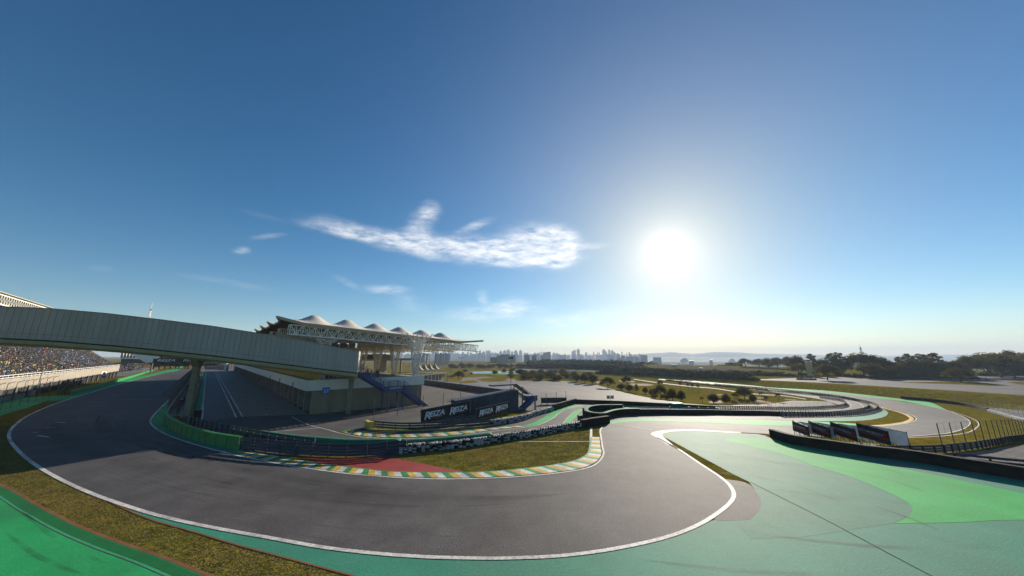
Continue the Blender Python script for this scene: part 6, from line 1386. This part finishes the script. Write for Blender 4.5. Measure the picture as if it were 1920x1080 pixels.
for x, y, w, lb in [(1146, 671, 8, 'tiny white roofed shed in the haze at centre'), (1168, 667, 7, 'tiny bright roofed hall below the skyline'), (1207, 666, 12, 'bright roofed hall near the hill foot'), (1232, 670, 14, 'white roofed warehouse near the lone ridge tree'), (1226, 676, 13, 'white low warehouse left of the ridge tree'), (1296, 676.5, 8, 'small white house right of the ridge tree'), (1333, 675, 5, 'tiny white house left of the skyline trees')]:
    box_tower(x, y, w, 1500, 'flats_white', lb, name='warehouse', dp=25, cm='white')
for x, y, w, lb in [(1437, 685, 4, 'left white roofed hut before the skyline trees'), (1443.5, 685, 5, 'right white roofed hut before the skyline trees'), (1127, 690.5, 2, 'tiny white shed, left, on the far slope'), (1140, 690, 3, 'white shed on the far slope'), (1145.5, 689.5, 2.5, 'tiny white shed, right, on the far slope'), (1264, 684.5, 9, 'white slanted roof on the terrace'), (1314, 691, 5, 'small white panel roof on the shaded slope')]:
    q = G(x, y + 3); f = q.y * CP + (q.z - CAMZ) * SP; box_tower(x, y, w, f, 'flats_white', lb, name='hut', dp=3, cm='white')
# the skyline: tops read along the horizon
rr = random.Random(8)
SKY = [(700, 656, 4), (716, 654, 4), (722, 656, 4), (737, 653, 4), (812, 656, 5), (820, 655, 6), (833, 656, 6), (842, 653, 5), (848, 656, 4), (858, 661, 5), (868, 660.5, 4), (877.5, 659, 3.5), (883, 660.5, 5), (893.5, 659, 3.5), (900, 657.5, 4), (907, 658.5, 6), (913, 657.5, 4), (917.5, 656.5, 4.5), (923, 660, 5), (929, 660.5, 6),
       (939, 657.5, 6), (946, 656.5, 6), (953, 655, 7), (960, 658, 5), (967, 656.5, 7), (976, 656, 6), (984, 661.5, 4), (989, 661, 4), (996, 664, 3), (1003, 660.5, 3), (1008.5, 661.5, 2.5), (1012, 660.5, 2.5), (1015.5, 659.5, 2.5), (1020.5, 660, 2.5), (1038.5, 660.5, 5), (1044, 661.5, 4), (1060, 663, 2), (1074, 657.5, 5), (1084, 653.5, 5.5), (1077.5, 655.5, 4),
       (1099, 661, 4), (1113, 659.5, 2), (1120.5, 660, 1.7), (1123.5, 660, 1.7), (1132, 654.5, 6), (1136, 658.5, 4), (1142, 656, 3.5), (1147.5, 656, 5), (1152, 660, 5), (1158, 661.5, 4), (1166, 659.5, 2), (1175, 660.5, 1.8), (1180, 660.5, 2.6), (1198.5, 661.5, 1.5)]
for k, (x, t, w) in enumerate(SKY):
    lb = {842: 'tall hazy skyline tower right of the canopy tip', 1084: 'tall hazy twin tower, right one, centre skyline', 1077.5: 'tall hazy twin tower, left one, centre skyline', 1132: 'domed hazy skyline tower, left of the group of three', 1147.5: 'domed hazy skyline tower, right of the group of three'}.get(x)
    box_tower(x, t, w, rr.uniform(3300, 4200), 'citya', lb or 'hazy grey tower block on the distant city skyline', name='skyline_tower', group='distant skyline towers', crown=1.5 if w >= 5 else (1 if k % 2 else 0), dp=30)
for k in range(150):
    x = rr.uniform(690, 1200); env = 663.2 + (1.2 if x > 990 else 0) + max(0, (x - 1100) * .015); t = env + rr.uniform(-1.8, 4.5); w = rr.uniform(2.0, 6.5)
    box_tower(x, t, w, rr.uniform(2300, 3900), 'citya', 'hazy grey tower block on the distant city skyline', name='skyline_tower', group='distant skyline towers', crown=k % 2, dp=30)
def hills():
    for nm, prof, d in (('hills', [(560, 672), (700, 666), (800, 663.5), (900, 664.5), (1000, 665), (1100, 664.5), (1180, 664.5), (1210, 662.8), (1240, 661.3), (1260, 660.3), (1280, 662), (1300, 663.3), (1320, 661.8), (1330, 660.5), (1350, 659.8), (1385, 660.6), (1420, 663), (1480, 664), (1510, 664), (1560, 667), (1620, 668), (1660, 667.5), (1690, 666.2), (1720, 665.3), (1800, 664.8), (1850, 666), (1950, 668), (2300, 673)], 6800),
                        ('hills', [(600, 674), (820, 668.5), (960, 669), (1100, 669.5), (1200, 671), (1260, 668.5), (1330, 670), (1400, 669), (1500, 671), (1700, 671), (1900, 674)], 4800)):
        V, Fc = [], []; rr = random.Random(d); fine = []
        for (xa, ya), (xb, yb) in zip(prof, prof[1:]):
            for k in range(12): t = k / 12; fine.append((xa + (xb - xa) * t, ya + (yb - ya) * (t * t * (3 - 2 * t)) + rr.uniform(-.22, .22)))
        for x, y in fine:
            c = AT(x, y, d); dr = Vector((c.x, c.y, 0)).normalized(); zb = hz(c.x, c.y) - 5
            for k, (s, f) in enumerate(((-900, 0), (-500, .35), (-200, .8), (0, 1.0), (400, .85), (1200, 0))): V.append((c.x + dr.x * s, c.y + dr.y * s, zb + (c.z - zb) * f))
        n = len(fine); Fc = [(i * 6 + k, (i + 1) * 6 + k, (i + 1) * 6 + k + 1, i * 6 + k + 1) for i in range(n - 1) for k in range(5)]
        me = bpy.data.meshes.new(nm); me.from_pydata(V, [], Fc); me.materials.append(MT['hill']); o = bpy.data.objects.new(nm, me); C.objects.link(o); o['kind'] = 'structure'
hills()
def mast(px, base, top, label, d=None, w=1.2, dishes=5, m='steel'):
    if d: c = AT(px, base, d); p = Vector((c.x, c.y, hz(c.x, c.y)))
    else: p = G(px, base)
    t = WALL(px, top, p, p + Vector((p.y, -p.x, 0))); h = t.z - p.z; root = thing('antenna_mast', p, label, 'antenna mast'); b = MB(); n = 14; cs = [(-1, -1), (1, -1), (1, 1), (-1, 1)]
    for k in range(n):
        for i, (cx, cy) in enumerate(cs):
            nx = cs[(i + 1) % 4]; r0, r1 = w * (1 - .7 * k / n), w * (1 - .7 * (k + 1) / n); z0, z1 = h * .9 * k / n, h * .9 * (k + 1) / n
            a, c = p + Vector((cx * r0, cy * r0, z0)), p + Vector((cx * r1, cy * r1, z1)); b.beam(a, c, w * .14, w * .14); b.beam(a, p + Vector((nx[0] * r1, nx[1] * r1, z1)), w * .09, w * .09)
    b.tube(p + Z * h * .88, p + Z * h, w * .1, 5); b.build('lattice', MT[m], root); rr = random.Random(int(px))
    for k in range(dishes):
        z = h * (.55 + .4 * k / max(1, dishes)); d_ = Vector((rr.choice([-1, 1]) * 1.0, -1, 0)).normalized(); c = p + Z * z + d_ * w * .8; b = MB(); b.tube(c, c + d_ * w * .3, w * .75, 10); b.build('dish', MT['offwhite'], root)
mast(263, 668, 566, 'red white lattice mast with dishes rising behind the footbridge', 340, 1.2, 6, 'truss')
mast(1623.5, 700, 646, 'thin dark antenna rising above the right skyline trees', 420, 1.3, 3)
mast(1391.5, 684, 663.5, 'thin stubby mast above the left skyline trees', None, 1.2, 1)
lamp_post(1851, 716, (1846, 697), 'thin lamp post on the grass strip at right', 1, .14)
lamp_post(1692, 709, (1690, 700), 'thin lamp post before the dense trees at right', 1, .12)

# the white-tented paddock terrace beyond the canopy
def paddock_terrace():
    d = 150.0; c = AT(815, 705, d); a0, a1 = AT(785, 706, d), AT(845, 700, d * 1.18); root = thing('paddock_terrace', Vector((a0.x, a0.y, 0)), 'flat terrace building with railings under the white tents', 'building')
    ex = (Vector((a1.x - a0.x, a1.y - a0.y, 0))).normalized(); L = Vector((a1.x - a0.x, a1.y - a0.y, 0)).length; n = ex.cross(Z)
    zt = AT(785, 704.5, d).z; zg = hz(a0.x, a0.y); A = Vector((a0.x, a0.y, 0))
    m = MB(); m.plate([A + Z * zt - n * 0, A + ex * L + Z * zt, A + ex * L + Z * zt - n * 14, A + Z * zt - n * 14], .5, n=Z); m.build('terrace_slab', MT['concrete'], root)
    m = MB(); m.plate([A - n * 1.5 + Z * (zg - 3), A + ex * (L - 4) - n * 1.5 + Z * (zg - 3), A + ex * (L - 4) - n * 1.5 + Z * (zt - .3), A - n * 1.5 + Z * (zt - .3)], .3); m.build('front_wall', MT['garage'], root)
    for k in range(9): m = MB(); q = A + ex * (L * (k + .3) / 9.3); m.beam(q + Z * (zg - 3), q + Z * (zt - .25), .4, .4); m.build('column', MT['concrete'], root)
    m = MB()
    for h in (.5, 1.05): m.beam(A + Z * (zt + h), A + ex * L + Z * (zt + h), .07, .07)
    for k in range(31): q = A + ex * (L * k / 30) + Z * zt; m.beam(q, q + Z * 1.1, .07, .07)
    m.build('railing', MT['hgreen'], root)
    rr = random.Random(4)
    for k, x in enumerate((781, 791.5, 801.5, 811.5)):
        tp = WALL(x, 680, A - n * 7, A + ex - n * 7); bz = zt + 2.2; r = 2.6; c = Vector((tp.x + 1.2, tp.y, bz)); hh = tp.z - bz
        t = thing('marquee_tent', Vector((c.x, c.y, zt)), ['leftmost white peaked tent, beside the canopy column', 'second white peaked tent from the canopy column', 'third white peaked tent from the canopy column', 'rightmost white peaked tent, nearest the ribbed slab'][k], 'tent', 'white peaked tents on the terrace')
        m = MB(); N_ = 24; rings = [(1, 0), (.72, .10), (.48, .26), (.28, .5), (.13, .78), (.03, 1.0)]; vs = []
        for rr_, zz in rings:
            for a in range(N_):
                th = 2 * math.pi * a / N_; q = 1 / max(abs(math.cos(th)), abs(math.sin(th))) * .92; q = q * rr_ + (1 - rr_) * 0; vs.append(Vector((c.x + math.cos(th) * r * q, c.y + math.sin(th) * r * q, c.z + hh * zz)))
        m.add(vs, [(i * N_ + a, i * N_ + (a + 1) % N_, (i + 1) * N_ + (a + 1) % N_, (i + 1) * N_ + a) for i in range(5) for a in range(N_)]); m.build('tent_roof', MT['cream'], t, True)
        for sx, sy in ((-1, -1), (1, -1), (1, 1), (-1, 1)): m = MB(); q = c + Vector((sx * r * .85, sy * r * .85, 0)); m.tube(Vector((q.x, q.y, zt)), q, .08, 6); m.build('pole', MT['steel'], t)
paddock_terrace()
def control_building():
    d = 118.0; root = thing('control_building', Vector((AT(708, 690, d).x, AT(708, 690, d).y, 0)), 'brown flat-roofed building with a long horizontal drum on top, behind the canopy columns', 'building')
    a, b = AT(680, 668, d), AT(736, 668, d * 1.08); m = MB(); m.tube(a, b, 4.0 / F * d, 16); m.build('roof_drum', MT['garage'], root, False)
    a, b = AT(674, 674.2, d), AT(766, 674.2, d * 1.12); b.z = a.z; m = MB(); m.beam(a, b, 8, 4.2 / F * d); m.build('roof_slab', MT['garage'], root)
    for x, w in ((704, 3), (752, 3.5), (716, 16)):
        p = AT(x, 676, d * 1.03); m = MB(); ww = w / F * d; m.beam(Vector((p.x, p.y, 0)), p, ww, ww * .5); m.build('wall' if w > 5 else 'pillar', MT['garage'], root)
    for k, (x, lb) in enumerate(((736, 'left'), (762, 'right'))):
        p = AT(x, 681, d * 1.25); t = thing('awning', p, f'small white sloping awning at {lb} behind the canopy columns', 'awning'); m = MB(); s = d / F
        m.plate([p + Vector((-8 * s, 0, -1.2 * s)), p + Vector((8 * s, 0, -1.2 * s)), p + Vector((2 * s, 2, 2.4 * s)), p + Vector((-4 * s, 2, 2.4 * s))], .1); m.build('cover', MT['white'], t)
        for sx in (-7, 7): m = MB(); q = p + Vector((sx * s, 0, -1.2 * s)); m.tube(Vector((q.x, q.y, 6)), q, .08, 5); m.build('pole', MT['steel'], t)
control_building()
def far_left():
    P = us(360, -60); root = thing('race_control', WALL(250, 690, us(360, -34), us(360, 0)), 'white glazed hospitality building beyond the grandstand, left of the gantry', 'building')
    def q(x, y, u): return WALL(x, y, us(u, -34), us(u, 0))
    for (x0, y0, x1, y1, u, m, nm) in ((226, 657.5, 300, 662, 352, 'white', 'roof'), (226, 662, 300, 671, 358, 'steel', 'glazing'), (226, 671, 285, 673, 352, 'white', 'floor_slab'), (226, 673, 290, 681, 358, 'darksteel', 'lower_glazing')):
        b = MB(); A, B = q(x0, y1, u), q(x1, y1, u); h = q(x0, y0, u).z - A.z; B.z = A.z; b.plate([A, B, B + Z * h, A + Z * h], .4); b.plate([A + UD * 8, A, A + Z * h, A + UD * 8 + Z * h], .3); b.build(nm, MT[m], root)
    b = MB(); A, B = q(273, 680, 350), q(300, 664, 350); b.plate([A, A + ND * 4, B + ND * 1, B - ND * 14], .5); b.build('sloping_roof', MT['white'], root)
    for k in range(12):
        b = MB(); A = q(230 + k * 6, 671, 356); b.beam(A, A + Z * (q(230, 662, 356).z - A.z), .3, .3); b.build('column', MT['white'], root)
    p = WALL(425, 690, us(330, 16), us(330, 40)); r2 = thing('end_wall_building', p, 'pale low wall and gate closing the far end of the pit lane', 'wall')
    for (x0, y0, x1, y1, m, nm) in ((384, 687, 406, 693, 'cream', 'ramp_wall'), (406, 684, 428, 694, 'greyb', 'gate_wall'), (378, 679, 424, 682, 'cream', 'upper_parapet')):
        A, B = WALL(x0, y1, us(334, -10), us(334, 30)), WALL(x1, y1, us(334, -10), us(334, 30)); h = WALL(x0, y0, us(334, -10), us(334, 30)).z - A.z; B.z = A.z; b = MB(); b.plate([A, B, B + Z * h, A + Z * h], .4); b.build(nm, MT[m], r2)
    A = WALL(425, 690, us(326, 10), us(326, 30)); r3 = thing('white_pylon', Vector((A.x, A.y, 0)), 'pale upright pylon at the far end of the pit lane', 'pylon'); t = WALL(425, 669, us(326, 10), us(326, 30)); b = MB(); b.beam(Vector((A.x, A.y, 0)), t, 1.5, 1.5); b.build('shaft', MT['fascia'], r3); b = MB(); b.box(t, (2, 2, .5)); b.build('cap', MT['white'], r3)
far_left()

# ================================================================= PEOPLE
def person_mesh(pose, seed, shirt, trousers):
    J = {'pelvis': (0, 0, .95), 'waist': (0, .01, 1.12), 'chest': (0, .02, 1.34), 'neck': (0, .01, 1.50), 'head': (0, -.02, 1.60), 'top': (0, -.02, 1.72),
         'lh': (-.10, 0, .90), 'lk': (-.11, -.03, .50), 'la': (-.12, .02, .09), 'lt': (-.13, -.15, .04), 'rh': (.10, 0, .90), 'rk': (.11, -.03, .50), 'ra': (.12, .02, .09), 'rt': (.13, -.15, .04),
         'ls': (-.19, .02, 1.42), 'le': (-.25, .03, 1.15), 'lw': (-.24, -.06, .92), 'lf': (-.23, -.09, .83), 'rs': (.19, .02, 1.42), 're': (.25, .03, 1.15), 'rw': (.24, -.06, .92), 'rf': (.23, -.09, .83)}
    if pose == 1: J.update(le=(-.26, -.06, 1.18), lw=(-.12, -.27, 1.12), lf=(-.05, -.30, 1.10), re=(.26, -.06, 1.18), rw=(.12, -.27, 1.14), rf=(.04, -.31, 1.12))
    if pose == 2: J.update(lk=(-.12, -.16, .52), la=(-.12, .06, .10), lt=(-.12, -.08, .05), rk=(.11, .05, .50), ra=(.12, .24, .11), rt=(.13, .08, .04), chest=(0, -.04, 1.33), neck=(0, -.07, 1.49), head=(0, -.11, 1.59), top=(0, -.11, 1.71), rw=(.22, -.22, 1.0), rf=(.21, -.28, .95))
    E = [('pelvis', 'waist'), ('waist', 'chest'), ('chest', 'neck'), ('neck', 'head'), ('head', 'top'), ('pelvis', 'lh'), ('lh', 'lk'), ('lk', 'la'), ('la', 'lt'), ('pelvis', 'rh'), ('rh', 'rk'), ('rk', 'ra'), ('ra', 'rt'),
         ('chest', 'ls'), ('ls', 'le'), ('le', 'lw'), ('lw', 'lf'), ('chest', 'rs'), ('rs', 're'), ('re', 'rw'), ('rw', 'rf')]
    Rr = dict(pelvis=(.16, .11), waist=(.145, .10), chest=(.17, .115), neck=(.058, .058), head=(.085, .10), top=(.06, .07), lh=(.09, .095), lk=(.06, .065), la=(.042, .05), lt=(.04, .03), ls=(.06, .065), le=(.045, .045), lw=(.032, .032), lf=(.04, .022))
    for k in ('h', 'k', 'a', 't', 's', 'e', 'w', 'f'): Rr['r' + k] = Rr['l' + k]
    names = list(J); me = bpy.data.meshes.new('tmp'); me.from_pydata([J[n] for n in names], [(names.index(a), names.index(b)) for a, b in E], [])
    o = bpy.data.objects.new('tmp', me); C.objects.link(o); sk = o.modifiers.new('s', 'SKIN'); sk.use_smooth_shade = True
    for n, sv in zip(names, me.skin_vertices[0].data): sv.radius = Rr[n]; sv.use_root = n == 'pelvis'
    su = o.modifiers.new('u', 'SUBSURF'); su.levels = 1; su.render_levels = 1
    dg = bpy.context.evaluated_depsgraph_get(); out = bpy.data.meshes.new_from_object(o.evaluated_get(dg)); C.objects.unlink(o); bpy.data.objects.remove(o)
    out.name = 'body'; out.materials.clear()
    for m in (shirt, trousers, 'skin', 'tyreb'): out.materials.append(MT[m])
    for f in out.polygons:
        z = f.center.z; x = abs(f.center.x); f.material_index = 3 if z < .09 else 1 if z < 1.0 and x < .21 else 2 if (z > 1.47 and x < .1) or (x > .2 and z < 1.05) else 0
    return out
def hair_mesh():
    m = MB(); n = 10; vs = []
    for z, r in ((1.60, .098), (1.66, .104), (1.72, .085), (1.755, .04)):
        for a in range(n): t = 2 * math.pi * a / n; vs.append((math.cos(t) * r, -.015 + math.sin(t) * r * 1.12 + (.03 if z < 1.62 else 0), z))
    m.add(vs, [(i * n + a, i * n + (a + 1) % n, (i + 1) * n + (a + 1) % n, (i + 1) * n + a) for i in range(3) for a in range(n)] + [tuple(3 * n + a for a in range(n))])
    me = bpy.data.meshes.new('hair'); me.from_pydata([tuple(v) for v in m.v], [], m.f); me.materials.append(MT['dark']); return me
BODY = [person_mesh(p, i, s, t) for i, (p, s, t) in enumerate([(0, 'cloth0', 'cloth0'), (1, 'cloth1', 'cloth0'), (2, 'cloth0', 'cloth2'), (0, 'cloth2', 'cloth0'), (1, 'cloth3', 'cloth0'), (2, 'cloth4', 'cloth1')])]
HAIR = hair_mesh()
DESC = ['in all black clothes, arms down', 'in a blue top, arms folded forward', 'in a black top and brown trousers, mid-step', 'in a brown top and dark trousers, arms down', 'in a white top, arms folded forward', 'in a red top, mid-step']
def person(p, rz, k, label, group):
    root = thing('person', p, label, 'person', group); root.rotation_euler = (0, 0, rz); root.scale = (1, 1, 1)
    for nm, me in (('body', BODY[k]), ('hair', HAIR)): o = bpy.data.objects.new(nm, me); C.objects.link(o); o.parent = root
rr = random.Random(12); ORD = ['first', 'second', 'third', 'fourth', 'fifth', 'sixth', 'seventh', 'eighth', 'ninth', 'tenth', 'eleventh', 'twelfth']
z0 = .05
near = [(336, 771, 2), (341, 762, 0), (344, 757, 0), (350, 752, 1)]
for i, (x, y, k) in enumerate(near):
    person(HT(x, y, z0), rr.uniform(2.2, 3.4), k, f'{ORD[i]} person from the near pit wall end, {DESC[k]}', 'people on the pit wall island')
for i in range(44):
    u = uB + 14 + i * 4.1 + rr.uniform(-1, 1); s = rr.uniform(sA + .5, sB - .5); k = rr.choice([0, 0, 1, 2, 3, 0, 4, 5]); q = us(u, s, z0)
    person(q, rr.uniform(0, 6.28), k, f'person farther along the pit wall, {DESC[k]}', 'people on the pit wall island')
pt, e_, out_, Wd_, zt_ = PB
for i in range(40):
    a = rr.uniform(2.8, 15); b = rr.uniform(2.0, 62) if i > 10 else rr.uniform(1.2, 7); k = rr.choice([0, 0, 0, 2, 3, 3]); q = pt(a, b, zt_ - .15)
    person(q, rr.uniform(0, 6.28), k, f'person on the roof terrace, {DESC[k]}', 'people on the roof terrace')

# ================================================================= HAZE
def haze():
    b = MB(); b.box(Vector((0, 0, 70)), (19600, 19600, 300)); o = b.build('haze', MT['dark']); o['kind'] = 'stuff'
    tag(o, 'thin blue daylight haze lying over the track and city', 'haze')
    m = bpy.data.materials.new('haze_air'); m.use_nodes = True; N = m.node_tree.nodes; N.clear(); out = N.new('ShaderNodeOutputMaterial'); v = N.new('ShaderNodeVolumePrincipled')
    v.inputs['Color'].default_value = (.60, .74, .92, 1); v.inputs['Density'].default_value = .00015; v.inputs['Anisotropy'].default_value = .1
    m.node_tree.links.new(v.outputs[0], out.inputs['Volume']); o.data.materials.clear(); o.data.materials.append(m)
haze()
